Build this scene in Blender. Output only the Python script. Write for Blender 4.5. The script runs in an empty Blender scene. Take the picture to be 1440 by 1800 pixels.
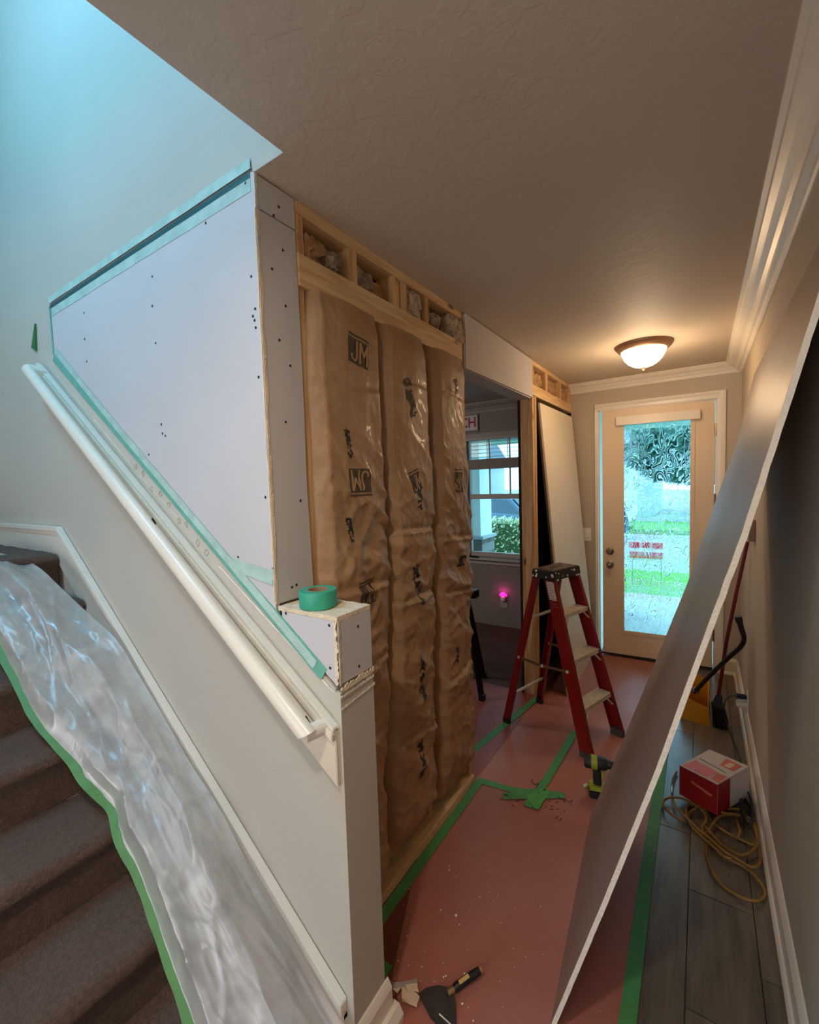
import bpy, bmesh, math, random
import numpy as np
from mathutils import Vector, Matrix, noise
random.seed(7)
SC = bpy.context.scene
COL = SC.collection

# ---------------------------------------------------------------- camera
YAW, PITCH, ROLL, FPX = 0.58884, -0.062672, -0.0322074, 770.84
def cam_axes():
    cy, sy = math.cos(YAW), math.sin(YAW); cp, sp = math.cos(PITCH), math.sin(PITCH)
    f = Vector((-sy*cp, cy*cp, sp)); r0 = Vector((cy, sy, 0)); u0 = r0.cross(f)
    cr, sr = math.cos(ROLL), math.sin(ROLL)
    return cr*r0 + sr*u0, -sr*r0 + cr*u0, f
CR, CU, CF = cam_axes()
CP = Vector((0, 0, 1.6))
cd = bpy.data.cameras.new('camera'); cam = bpy.data.objects.new('camera', cd); COL.objects.link(cam)
M = Matrix((CR, CU, -CF)).transposed().to_4x4(); M.translation = CP
cam.matrix_world = M
cd.sensor_fit = 'HORIZONTAL'; cd.sensor_width = 36; cd.lens = FPX/1440*36; cd.clip_start = 0.02; cd.clip_end = 300
SC.camera = cam
def P(px, py, ax, v):            # point on a world plane (axis ax = v) measured on the photograph
    d = CF*FPX + CR*(px-720) - CU*(py-900)
    return CP + d*((v-CP[ax])/d[ax])

# ---------------------------------------------------------------- world, lights, exposure
def lin(c):
    return tuple((x/255/12.92 if x/255 <= .04045 else ((x/255+.055)/1.055)**2.4) for x in c)
W = bpy.data.worlds.new('overcast_sky'); SC.world = W; W.use_nodes = True
wn = W.node_tree.nodes; wl = W.node_tree.links
bg = wn['Background']; bg.inputs['Strength'].default_value = 4.6
tcw = wn.new('ShaderNodeTexCoord'); nzw = wn.new('ShaderNodeTexNoise'); nzw.inputs['Scale'].default_value = 2.2
rpw = wn.new('ShaderNodeValToRGB'); rpw.color_ramp.elements[0].color = (.25, .62, .92, 1); rpw.color_ramp.elements[1].color = (.44, .84, 1.0, 1)
rpw.color_ramp.elements[0].position = .35; rpw.color_ramp.elements[1].position = .65
wl.new(tcw.outputs['Generated'], nzw.inputs['Vector']); wl.new(nzw.outputs['Fac'], rpw.inputs['Fac']); wl.new(rpw.outputs['Color'], bg.inputs['Color'])

def area(name, loc, target, size, power, color, sy=None, shape='RECTANGLE', spread=180):
    l = bpy.data.lights.new(name, 'AREA'); l.shape = shape; l.size = size
    if sy: l.size_y = sy
    l.energy = power; l.color = color; l.spread = math.radians(spread)
    o = bpy.data.objects.new(name, l); COL.objects.link(o); o.location = loc
    o.rotation_euler = (Vector(target)-Vector(loc)).to_track_quat('-Z', 'Y').to_euler()
    return o
# assumed daylight high in the stairwell: an unseen area light, no window modelled
area('assumed_stairwell_daylight', (-1.9, -.52, 4.05), (-1.9, .81, 2.4), 1.1, 80, (.23, .62, .97), 1.1)
# assumed, unseen ceiling light above the camera; unseen fill lamps added behind it
area('assumed_downlight', (-.42, -.12, 2.435), (-.42, -.12, 0), .12, 13, (1, .84, .68), shape='DISK', spread=170)
area('front_fill', (-.6, -2.6, 2.3), (-.4, .6, 1.0), .8, 15, (1, .90, .80), .8)  # added front fill for walls and floor, no fixture modelled
area('ceiling_fill', (-1.2, -3.0, 1.1), (-.2, .8, 1.6), 1.8, 50, (.95, .95, 1.0), 1.2)  # added neutral fill to lift the ceiling, no window there
area('next_room_fill', (-3.4, 2.2, 2.35), (-2.6, 3.6, .6), .9, 26, (1, .90, .84), .9)  # unseen fill lamp added to brighten the next room
SC.view_settings.view_transform = 'Standard'; SC.view_settings.look = 'None'
SC.view_settings.exposure = 0.0; SC.view_settings.gamma = 1; SC.view_settings.use_curve_mapping = False
SC.cycles.use_denoising = True
SC.cycles.max_bounces = 8; SC.cycles.diffuse_bounces = 5; SC.cycles.transmission_bounces = 6; SC.cycles.transparent_max_bounces = 12
SC.cycles.sample_clamp_indirect = 6; SC.cycles.caustics_refractive = False; SC.cycles.caustics_reflective = False

# ---------------------------------------------------------------- helpers
class MB:
    def __init__(s): s.v = []; s.f = []
    def add(s, v, f):
        n = len(s.v); s.v += [tuple(p) for p in v]; s.f += [tuple(i+n for i in q) for q in f]; return s
    def box(s, x0, x1, y0, y1, z0, z1):
        return s.add([(x0,y0,z0),(x1,y0,z0),(x1,y1,z0),(x0,y1,z0),(x0,y0,z1),(x1,y0,z1),(x1,y1,z1),(x0,y1,z1)],
                     [(0,3,2,1),(4,5,6,7),(0,1,5,4),(1,2,6,5),(2,3,7,6),(3,0,4,7)])
    def hexa(s, b, t):    # bottom quad, top quad
        return s.add(list(b)+list(t), [(3,2,1,0),(4,5,6,7),(0,1,5,4),(1,2,6,5),(2,3,7,6),(3,0,4,7)])
    def beam(s, p0, p1, w, h, up=(0,0,1)):   # box bar from p0 to p1, w across, h along up
        p0 = Vector(p0); p1 = Vector(p1); d = (p1-p0).normalized(); a = d.cross(Vector(up)).normalized(); b = a.cross(d).normalized()
        q = lambda p: [p-a*w/2-b*h/2, p+a*w/2-b*h/2, p+a*w/2+b*h/2, p-a*w/2+b*h/2]
        return s.add(q(p0)+q(p1), [(0,1,2,3)[::-1],(4,5,6,7),(0,1,5,4),(1,2,6,5),(2,3,7,6),(3,0,4,7)])
    def prism(s, poly, ax, a, b):       # polygon in the two other axes, extruded along ax from a to b
        o = [i for i in range(3) if i != ax]; n = len(poly); v = []
        for t in (a, b):
            for p in poly:
                q = [0,0,0]; q[ax] = t; q[o[0]] = p[0]; q[o[1]] = p[1]; v.append(q)
        return s.add(v, [tuple(range(n))[::-1], tuple(range(n, 2*n))]+[(i,(i+1)%n,n+(i+1)%n,n+i) for i in range(n)])
    def tube(s, pts, r, n=8, closed=False):
        pts = [Vector(p) for p in pts]; m = len(pts); rings = []; prev = None
        for i, p in enumerate(pts):
            if closed: d = pts[(i+1)%m]-pts[i-1]
            else: d = pts[min(i+1,m-1)]-pts[max(i-1,0)]
            d.normalize()
            if prev is None:
                a = d.cross(Vector((0,0,1)));
                if a.length < .1: a = d.cross(Vector((1,0,0)))
            else: a = prev-d*prev.dot(d)
            a.normalize(); prev = a; b = d.cross(a)
            rr = r[i] if isinstance(r, (list,tuple)) else r
            rings.append([p+a*rr*math.cos(2*math.pi*k/n)+b*rr*math.sin(2*math.pi*k/n) for k in range(n)])
        v = [q for g in rings for q in g]; f = []
        for i in range(m if closed else m-1):
            for k in range(n):
                j = (i+1)%m; f.append((i*n+k, i*n+(k+1)%n, j*n+(k+1)%n, j*n+k))
        if not closed: f += [tuple(range(n))[::-1], tuple(range((m-1)*n, m*n))]
        return s.add(v, f)
    def lathe(s, c, prof, n=24):    # prof list of (r, z)
        c = Vector(c); v = []; f = []; m = len(prof)
        for r, z in prof:
            for k in range(n): v.append(c+Vector((r*math.cos(2*math.pi*k/n), r*math.sin(2*math.pi*k/n), z)))
        for i in range(m-1):
            for k in range(n): f.append((i*n+k, i*n+(k+1)%n, (i+1)*n+(k+1)%n, (i+1)*n+k))
        f += [tuple(range(n))[::-1], tuple(range((m-1)*n, m*n))]
        return s.add(v, f)
    def grid(s, fn, nu, nv, both=None):     # both: offset function for a back side (closed shell)
        v = [fn(i/nu, j/nv) for j in range(nv+1) for i in range(nu+1)]
        f = [(j*(nu+1)+i, j*(nu+1)+i+1, (j+1)*(nu+1)+i+1, (j+1)*(nu+1)+i) for j in range(nv) for i in range(nu)]
        if both:
            n = len(v); v = v+[both(Vector(p)) for p in v]; f = f+[tuple(k+n for k in q)[::-1] for q in f]
            per = [i for i in range(nu+1)]+[(j)*(nu+1)+nu for j in range(1,nv+1)]+[nv*(nu+1)+i for i in range(nu-1,-1,-1)]+[j*(nu+1) for j in range(nv-1,0,-1)]
            L = len(per); f += [(per[k], per[k]+n, per[(k+1)%L]+n, per[(k+1)%L]) for k in range(L)]
        return s.add(v, f)
    def build(s, name, mat, parent=None, smooth=False, bevel=0, fix=True):
        me = bpy.data.meshes.new(name); me.from_pydata(s.v, [], s.f)
        if fix:
            bm = bmesh.new(); bm.from_mesh(me); bmesh.ops.recalc_face_normals(bm, faces=bm.faces)
            if bevel: bmesh.ops.bevel(bm, geom=[e for e in bm.edges if len(e.link_faces)==2 and e.calc_face_angle(0) > .5], offset=bevel, segments=2, affect='EDGES', clamp_overlap=True)
            bm.to_mesh(me); bm.free()
        for p in me.polygons: p.use_smooth = smooth
        if smooth: me.set_sharp_from_angle(angle=math.radians(45))
        o = bpy.data.objects.new(name, me); COL.objects.link(o)
        if mat: me.materials.append(mat)
        if parent: o.parent = parent; o.matrix_parent_inverse = parent.matrix_world.inverted()
        return o
def tag(o, label, cat, group=None, kind=None):
    o['label'] = label; o['category'] = cat
    if group: o['group'] = group
    if kind: o['kind'] = kind
    return o
def struct(o): o['kind'] = 'structure'; return o
def empty(name, loc, label=None, cat=None, group=None, kind=None):
    o = bpy.data.objects.new(name, None); COL.objects.link(o); o.location = loc; o.empty_display_size = .1
    o.matrix_world = Matrix.Translation(Vector(loc))
    if label: tag(o, label, cat, group)
    if kind: o['kind'] = kind
    return o
def lab(o, l): o['label'] = l; return o

# ---------------------------------------------------------------- materials
def mat(name, col, rough=.6, var=.08, scale=12, bump=0, bscale=60, metal=0, spec=.5, stretch=None, emit=None, estr=0, coat=0, sheen=0, detail=3):
    m = bpy.data.materials.new(name); m.use_nodes = True; nt = m.node_tree; n = nt.nodes; b = n['Principled BSDF']
    c = lin(col); b.inputs['Roughness'].default_value = rough; b.inputs['Metallic'].default_value = metal
    b.inputs['Specular IOR Level'].default_value = spec; b.inputs['Coat Weight'].default_value = coat; b.inputs['Sheen Weight'].default_value = sheen
    tc = n.new('ShaderNodeTexCoord'); mp = n.new('ShaderNodeMapping'); nt.links.new(tc.outputs['Object'], mp.inputs['Vector'])
    if stretch: mp.inputs['Scale'].default_value = stretch
    nz = n.new('ShaderNodeTexNoise'); nz.inputs['Scale'].default_value = scale; nz.inputs['Detail'].default_value = detail
    nt.links.new(mp.outputs['Vector'], nz.inputs['Vector'])
    rp = n.new('ShaderNodeValToRGB'); rp.color_ramp.elements[0].position = .3; rp.color_ramp.elements[1].position = .7
    rp.color_ramp.elements[0].color = tuple(x*(1-var) for x in c)+(1,); rp.color_ramp.elements[1].color = tuple(min(1,x*(1+var)) for x in c)+(1,)
    nt.links.new(nz.outputs['Fac'], rp.inputs['Fac']); nt.links.new(rp.outputs['Color'], b.inputs['Base Color'])
    if bump:
        n2 = n.new('ShaderNodeTexNoise'); n2.inputs['Scale'].default_value = bscale; n2.inputs['Detail'].default_value = 4
        nt.links.new(mp.outputs['Vector'], n2.inputs['Vector'])
        bp = n.new('ShaderNodeBump'); bp.inputs['Strength'].default_value = bump; bp.inputs['Distance'].default_value = .01
        nt.links.new(n2.outputs['Fac'], bp.inputs['Height']); nt.links.new(bp.outputs['Normal'], b.inputs['Normal'])
    if emit:
        b.inputs['Emission Color'].default_value = lin(emit)+(1,); b.inputs['Emission Strength'].default_value = estr
    return m
def wood(name, col, dark, axis, scale=1.0, rough=.65):
    m = bpy.data.materials.new(name); m.use_nodes = True; nt = m.node_tree; n = nt.nodes; b = n['Principled BSDF']; L = nt.links.new
    b.inputs['Roughness'].default_value = rough
    tc = n.new('ShaderNodeTexCoord'); mp = n.new('ShaderNodeMapping'); L(tc.outputs['Object'], mp.inputs['Vector'])
    s = [22*scale]*3; s[axis] = 1.6*scale; mp.inputs['Scale'].default_value = s
    nz = n.new('ShaderNodeTexNoise'); nz.inputs['Scale'].default_value = 2; nz.inputs['Detail'].default_value = 6; nz.inputs['Distortion'].default_value = .6
    L(mp.outputs['Vector'], nz.inputs['Vector'])
    rp = n.new('ShaderNodeValToRGB'); rp.color_ramp.elements[0].position = .35; rp.color_ramp.elements[1].position = .62
    rp.color_ramp.elements[0].color = lin(dark)+(1,); rp.color_ramp.elements[1].color = lin(col)+(1,)
    L(nz.outputs['Fac'], rp.inputs['Fac'])
    # knots
    mp2 = n.new('ShaderNodeMapping'); L(tc.outputs['Object'], mp2.inputs['Vector']); s2 = [9]*3; s2[axis] = 3.2; mp2.inputs['Scale'].default_value = s2
    vo = n.new('ShaderNodeTexVoronoi'); vo.inputs['Scale'].default_value = 1; L(mp2.outputs['Vector'], vo.inputs['Vector'])
    r2 = n.new('ShaderNodeValToRGB'); r2.color_ramp.elements[0].position = .05; r2.color_ramp.elements[1].position = .13
    r2.color_ramp.elements[0].color = (1,1,1,1); r2.color_ramp.elements[1].color = (0,0,0,1); L(vo.outputs['Distance'], r2.inputs['Fac'])
    mx = n.new('ShaderNodeMixRGB'); L(r2.outputs['Color'], mx.inputs['Fac']); L(rp.outputs['Color'], mx.inputs['Color1']); mx.inputs['Color2'].default_value = tuple(x*.25 for x in lin(dark))+(1,)
    L(mx.outputs['Color'], b.inputs['Base Color'])
    bp = n.new('ShaderNodeBump'); bp.inputs['Strength'].default_value = .25; bp.inputs['Distance'].default_value = .002
    L(nz.outputs['Fac'], bp.inputs['Height']); L(bp.outputs['Normal'], b.inputs['Normal'])
    return m

m_wall = mat('wall_paint', (196,190,178), .75, .03, 2, .12, 220)
m_wallhall = mat('hall_wall_paint', (190,178,160), .75, .03, 2, .12, 220)
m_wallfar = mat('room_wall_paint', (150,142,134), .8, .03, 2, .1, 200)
m_trim = mat('white_trim_paint', (232,226,214), .35, .03, 6, .05, 80)
m_railpaint = mat('worn_cream_paint', (232,222,205), .38, .06, 9, .08, 60)
m_drywall = mat('gypsum_board_paper', (205,202,204), .8, .03, 3, .05, 300)
m_gyp = mat('gypsum_core', (232,214,186), .95, .12, 30, .5, 120)
m_paste = mat('dried_joint_compound', (236,228,214), .8, .06, 40, .6, 90)
m_pineY = wood('pine_along_y', (236,206,160), (212,170,120), 1)
m_pineZ = wood('pine_along_z', (226,190,142), (192,146,98), 2)
m_pineX = wood('pine_along_x', (234,204,160), (206,164,116), 0)
m_screw = mat('black_screw', (26,24,26), .5, .1)
m_dark = mat('cavity_shade_board', (38,28,20), .9, .2, 6, .2, 40)  # deep shade behind the studs is put into this dark colour
m_tape = mat('green_painter_tape', (76,146,86), .6, .08, 40, .25, 150)
m_tapeteal = mat('teal_painter_tape', (106,176,160), .6, .10, 25, .2, 120)
m_tapemesh = mat('pale_teal_tape', (178,208,200), .65, .12, 20, .2, 120)
m_black = mat('black_plastic', (22,21,22), .45, .15, 20, .1, 90)
m_metal = mat('brushed_metal', (150,146,140), .35, .1, 30, .05, 200, metal=1)
m_alu = mat('spattered_aluminium', (212,202,184), .5, .16, 26, .2, 80, metal=.25)
m_red = mat('red_fibreglass', (118,10,14), .35, .12, 30, .05, 150, coat=.3)
m_white = mat('white_plastic', (235,232,226), .4, .02)

def ceiling_mat():
    m = mat('knockdown_ceiling', (202,190,174), .62, .03, 2); nt = m.node_tree; n = nt.nodes; L = nt.links.new; b = n['Principled BSDF']
    tc = n.new('ShaderNodeTexCoord'); nz = n.new('ShaderNodeTexNoise'); nz.inputs['Scale'].default_value = 26; nz.inputs['Detail'].default_value = 3; nz.inputs['Distortion'].default_value = .4
    L(tc.outputs['Object'], nz.inputs['Vector']); rp = n.new('ShaderNodeValToRGB'); rp.color_ramp.elements[0].position = .46; rp.color_ramp.elements[1].position = .56
    L(nz.outputs['Fac'], rp.inputs['Fac']); bp = n.new('ShaderNodeBump'); bp.inputs['Strength'].default_value = .16; bp.inputs['Distance'].default_value = .003
    L(rp.outputs['Color'], bp.inputs['Height']); L(bp.outputs['Normal'], b.inputs['Normal']); return m
m_ceil = ceiling_mat()
def carpet_mat():
    m = mat('brown_carpet', (98,73,58), .95, .30, 90, 1.0, 260, sheen=.12, detail=6); return m
m_carpet = carpet_mat()
def paper_mat(name, c):
    m = bpy.data.materials.new(name); m.use_nodes = True; nt = m.node_tree; n = nt.nodes; L = nt.links.new; b = n['Principled BSDF']
    tc = n.new('ShaderNodeTexCoord'); nz = n.new('ShaderNodeTexNoise'); nz.inputs['Scale'].default_value = 1.6; nz.inputs['Detail'].default_value = 5; nz.inputs['Roughness'].default_value = .6
    L(tc.outputs['Object'], nz.inputs['Vector']); rp = n.new('ShaderNodeValToRGB')
    rp.color_ramp.elements[0].position = .38; rp.color_ramp.elements[1].position = .68
    rp.color_ramp.elements[0].color = lin(c)+(1,); rp.color_ramp.elements[1].color = lin(tuple(x*.9+24 for x in c))+(1,)
    n2 = n.new('ShaderNodeTexNoise'); n2.inputs['Scale'].default_value = 140; n2.inputs['Detail'].default_value = 2; L(tc.outputs['Object'], n2.inputs['Vector'])
    r2 = n.new('ShaderNodeValToRGB'); r2.color_ramp.elements[0].position = .70; r2.color_ramp.elements[1].position = .78; L(n2.outputs['Fac'], r2.inputs['Fac'])
    mx = n.new('ShaderNodeMixRGB'); L(nz.outputs['Fac'], rp.inputs['Fac']); L(rp.outputs['Color'], mx.inputs['Color1']); mx.inputs['Color2'].default_value = (.62,.50,.45,1)
    mm = n.new('ShaderNodeMath'); mm.operation = 'MULTIPLY'; mm.inputs[1].default_value = .5; L(r2.outputs['Color'], mm.inputs[0]); L(mm.outputs[0], mx.inputs['Fac'])
    L(mx.outputs['Color'], b.inputs['Base Color']); b.inputs['Roughness'].default_value = .48
    bp = n.new('ShaderNodeBump'); bp.inputs['Strength'].default_value = .25; bp.inputs['Distance'].default_value = .02
    L(nz.outputs['Fac'], bp.inputs['Height']); L(bp.outputs['Normal'], b.inputs['Normal']); return m
m_rosin = paper_mat('red_rosin_paper', (166,102,90))
def plank_mat():
    m = bpy.data.materials.new('grey_wood_tile'); m.use_nodes = True; nt = m.node_tree; n = nt.nodes; L = nt.links.new; b = n['Principled BSDF']
    tc = n.new('ShaderNodeTexCoord'); mp = n.new('ShaderNodeMapping'); mp.inputs['Scale'].default_value = (14, 1.5, 1); L(tc.outputs['Object'], mp.inputs['Vector'])
    nz = n.new('ShaderNodeTexNoise'); nz.inputs['Scale'].default_value = 2; nz.inputs['Detail'].default_value = 6; L(mp.outputs['Vector'], nz.inputs['Vector'])
    oi = n.new('ShaderNodeObjectInfo'); ad = n.new('ShaderNodeMath'); ad.operation = 'MULTIPLY_ADD'; ad.inputs[1].default_value = .22; L(oi.outputs['Random'], ad.inputs[0]); L(nz.outputs['Fac'], ad.inputs[2])
    rp = n.new('ShaderNodeValToRGB'); rp.color_ramp.elements[0].position = .3; rp.color_ramp.elements[1].position = .85
    rp.color_ramp.elements[0].color = lin((78,70,62))+(1,); rp.color_ramp.elements[1].color = lin((124,114,102))+(1,)
    L(ad.outputs[0], rp.inputs['Fac']); L(rp.outputs['Color'], b.inputs['Base Color']); b.inputs['Roughness'].default_value = .32; return m
m_plank = plank_mat()
def thin_glass(name, tint, clear, bumpy=None):
    m = bpy.data.materials.new(name); m.use_nodes = True; nt = m.node_tree; n = nt.nodes; L = nt.links.new; n.remove(n['Principled BSDF'])
    out = n['Material Output']; tr = n.new('ShaderNodeBsdfTransparent'); tr.inputs['Color'].default_value = tint+(1,)
    gl = n.new('ShaderNodeBsdfGlossy'); gl.inputs['Roughness'].default_value = .03
    fr = n.new('ShaderNodeFresnel'); fr.inputs['IOR'].default_value = 1.45
    mx = n.new('ShaderNodeMixShader'); L(fr.outputs['Fac'], mx.inputs['Fac']); L(tr.outputs[0], mx.inputs[1]); L(gl.outputs[0], mx.inputs[2])
    last = mx
    if bumpy:
        # hand-drawn raised squiggles: bands of a strongly warped noise
        tc = n.new('ShaderNodeTexCoord'); mp = n.new('ShaderNodeMapping'); mp.inputs['Scale'].default_value = (1,1,.62); L(tc.outputs['Object'], mp.inputs['Vector'])
        nz = n.new('ShaderNodeTexNoise'); nz.inputs['Scale'].default_value = 12; nz.inputs['Detail'].default_value = .2; nz.inputs['Distortion'].default_value = 1.3; L(mp.outputs['Vector'], nz.inputs['Vector'])
        ml = n.new('ShaderNodeMath'); ml.operation = 'MULTIPLY'; ml.inputs[1].default_value = 9; L(nz.outputs['Fac'], ml.inputs[0])
        pp = n.new('ShaderNodeMath'); pp.operation = 'PINGPONG'; pp.inputs[1].default_value = .5; L(ml.outputs[0], pp.inputs[0])
        rp = n.new('ShaderNodeValToRGB'); rp.color_ramp.elements[0].position = .72; rp.color_ramp.elements[1].position = .97; L(pp.outputs[0], rp.inputs['Fac'])
        m2 = n.new('ShaderNodeMath'); m2.operation = 'MULTIPLY'; m2.inputs[1].default_value = 2.0; L(pp.outputs[0], m2.inputs[0]); L(m2.outputs[0], rp.inputs['Fac'])
        bp = n.new('ShaderNodeBump'); bp.inputs['Strength'].default_value = 1; bp.inputs['Distance'].default_value = .010; L(rp.outputs['Color'], bp.inputs['Height'])
        rf = n.new('ShaderNodeBsdfRefraction'); rf.inputs['IOR'].default_value = 1.35; rf.inputs['Roughness'].default_value = .02; rf.inputs['Color'].default_value = tint+(1,); L(bp.outputs['Normal'], rf.inputs['Normal'])
        m3 = n.new('ShaderNodeMixShader'); m3.inputs['Fac'].default_value = .84; L(mx.outputs[0], m3.inputs[1]); L(rf.outputs[0], m3.inputs[2])
        L(bp.outputs['Normal'], gl.inputs['Normal']); last = m3
    L(last.outputs[0], out.inputs['Surface']); return m
m_pane = thin_glass('clear_window_glass', (.92,.98,.97), 1)
m_patt = thin_glass('patterned_door_glass', (.90,.98,.97), 0, True)
# ================================================================ STRUCTURE
XW, YP, CZ = -1.01, .81, 2.455
YD = 4.25                     # inner face of the front door wall
XR = .25                      # right wall
# floor slab with tile planks let in where the photo shows them
fl = struct(MB().box(-5, .6, -3.2, 4.4, -.12, -.006).build('floor', mat('mortar_bed', (62,56,50), .9)))
def plank(x0, x1, y0, y1):
    o = MB().box(x0+.0015, x1-.0015, y0+.0015, y1-.0015, -.006, .0).build('floor_plank', m_plank, fl, bevel=.0007); return o
rows = [(-.43,-.23,[.85,1.76,2.67,3.58,4.25]), (-.23,-.03,[.4,1.31,2.22,3.13,4.04,4.25]), (-.03,.17,[.55,1.00,1.455,1.91,2.82,3.73,4.25]), (.17,.25,[.85,1.67,2.58,3.49,4.25])]
for x0, x1, ys in rows:
    for a, b in zip(ys, ys[1:]): plank(x0, x1, a, b)
# ceiling: hall and rooms, open above the stairs
c = MB(); c.box(-.895, .6, -3.2, YP, CZ, CZ+.3); c.box(-.895, .6, YP, 4.75, CZ, CZ+.3); c.box(-1.02, -.895, YP+.0045, YP+.03, CZ, CZ+.3); c.box(-5, -.895, YP+.03, 4.75, CZ, CZ+.3); c.box(-5, -.895, -3.2, -.30, CZ, CZ+.3)
struct(c.build('ceiling', m_ceil))
# right wall
struct(MB().box(XR, XR+.12, -3.2, 4.4, 0, CZ).build('wall_right', m_wallhall))
struct(MB().box(-5, .6, -3.32, -3.2, 0, CZ).build('wall_back', m_wall))
struct(MB().box(-5.12, -5, -3.32, 4.75, 0, CZ).build('wall_left', m_wall))
# upper stairwell shell
u = MB(); u.box(-3.55, -.895, -.75, -.63, CZ+.3, 5.2); u.box(-3.67, -3.55, -.75, YP+.13, CZ+.3, 5.2); u.box(-.895, -.78, -.75, YP, CZ+.3, 5.2)
struct(u.build('wall_upstairs', m_wall)); struct(MB().box(-3.67, -.78, -.75, YP+.13, 5.2, 5.3).build('ceiling_upstairs', m_ceil))
struct(MB().box(-3.56, -3.44, -.30, YP+.13, 0, CZ+.3).build('wall_landing', m_wall))
# stair wall: plane Y = .81, old painted wall around the patched board
PX0, PX1 = -2.455, XW
pz = lambda X: 2.244+(X-PX0)*(-.694)         # lower diagonal edge of the new board
g = .012
w = MB()
Y0, Y1 = YP+.004, YP+.130
w.prism([(-3.45, 0), (PX0-g, 0), (PX0-g, CZ+.012), (-1.012, CZ+.012), (-1.012, CZ+.001), (-.895, CZ+.001), (-.895, 5.2), (-3.45, 5.2)], 1, Y0, YP+.029)
w.prism([(PX0-g, 0), (-.795, 0), (-.795, pz(-.795)-.02), (PX0-g, pz(PX0-g)-.02)], 1, Y0, Y1)
w.box(PX0-g, -1.03, YP+.03, Y1, .9, CZ+.012)
struct(w.build('wall_stairs', m_wall))
# end of the stair wall (painted newel end)
nw = MB(); nw.box(-.80, -.775, YP+.001, YP+.137, 0, 1.065)
struct(nw.build('wall_stub_end', m_wall))
# hall front wall with door opening
DX0, DX1, DZ = -.775, .10, 2.205
w = MB(); w.box(-1.13, DX0, YD, YD+.12, 0, CZ); w.box(DX1, .4, YD, YD+.12, 0, CZ); w.box(DX0, DX1, YD, YD+.12, DZ, CZ)
struct(w.build('wall_front', m_wallhall))
# room beyond the stud wall: front wall with window opening
FY = 4.5; WX0, WX1, WZ0, WZ1 = -2.215, -1.24, .765, 2.085
w = MB(); w.box(-5, WX0, FY, FY+.14, 0, CZ); w.box(WX1, -1.0, FY, FY+.14, 0, CZ); w.box(WX0, WX1, FY, FY+.14, 0, WZ0); w.box(WX0, WX1, FY, FY+.14, WZ1, CZ)
w.box(-1.13, -1.01, YD, FY, 0, CZ)
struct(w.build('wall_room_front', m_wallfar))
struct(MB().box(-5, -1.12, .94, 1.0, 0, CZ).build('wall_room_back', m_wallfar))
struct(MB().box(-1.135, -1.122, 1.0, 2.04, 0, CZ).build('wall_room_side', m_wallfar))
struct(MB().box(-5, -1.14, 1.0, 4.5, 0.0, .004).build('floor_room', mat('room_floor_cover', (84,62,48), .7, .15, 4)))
# crown mouldings: profile (distance from wall, drop) swept along walls
prof = [(0,0),(.105,0),(.105,.010),(.092,.016),(.088,.024),(.070,.036),(.050,.046),(.038,.058),(.034,.066),(.020,.072),(.016,.084),(.010,.088),(.010,.098),(0,.098)]
mb = MB().prism([(XR-a, CZ-b) for a, b in prof], 1, -3.2, YD); struct(mb.build('trim_1', m_trim, smooth=False))
mb = MB().prism([(YD-a*.75, CZ-b*.8) for a, b in prof], 0, XW, XR-.02); struct(mb.build('trim_2', m_trim))
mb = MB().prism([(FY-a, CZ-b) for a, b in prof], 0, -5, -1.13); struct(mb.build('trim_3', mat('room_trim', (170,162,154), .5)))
# baseboards
bprof = [(0,0),(.028,0),(.028,.012),(.022,.022),(.016,.026),(.016,.105),(.011,.116),(.005,.126),(0,.130)]
struct(MB().prism([(XR-a, b) for a, b in bprof], 1, -3.2, YD-.02).build('baseboard_right', m_trim))
struct(MB().prism([(YD-a, b) for a, b in bprof], 0, .16, XR-.01).build('baseboard_front', m_trim))
struct(MB().prism([(-.775+a, b*.98) for a, b in bprof], 1, .795, .96).build('baseboard_stub', m_trim))
struct(MB().prism([(-.775+a, b) for a, b in [(0,0),(.045,0),(.045,.02),(.03,.045),(.0,.045)]], 1, .78, .975).build('trim_4', m_trim))

# ---------------------------------------------------------------- stairs
NX = [-2.54+.26*k for k in range(8)]; NZ = [1.325-.189*k for k in range(8)]
def stair_z(X):
    for k in range(7):
        if X <= NX[k]: return NZ[k]
    return 0
st = empty('staircase', (-.98, .3, 0), 'brown carpeted stairs climbing to the left beside the white stringer', 'staircase')
def step(k):
    xf, z = NX[k], NZ[k]; xb = NX[k-1]-.03 if k else -3.44
    pr = [(xb, z-.19)]; n = 14 if k else 30
    pr += [(xb+(xf-.03-xb)*i/n, z) for i in range(n+1)]
    pr += [(xf-.03+.034*math.sin(a), z-.034+.034*math.cos(a)) for a in [math.pi*t/14 for t in range(1,8)]]
    pr += [(xf+.001-.028*min(1,(i+1)/3), z-.050-(.189-.050)*i/7) for i in range(8)]
    nv = 46
    def fn(a, b):
        i = round(a*(len(pr)-1)); x, zz = pr[i]; y = -.3+b*(.79+.3)
        d = .0045*noise.noise(Vector((x*30, y*30, zz*30)))+.004*noise.noise(Vector((x*9+5, y*7, zz*9)))
        return (x+(d if i > n else 0), y, zz+(d if 0 < i < n+6 else 0))
    return MB().grid(fn, len(pr)-1, nv).build('stair_step', m_carpet, st, smooth=True)
for k in range(7): step(k)
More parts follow.
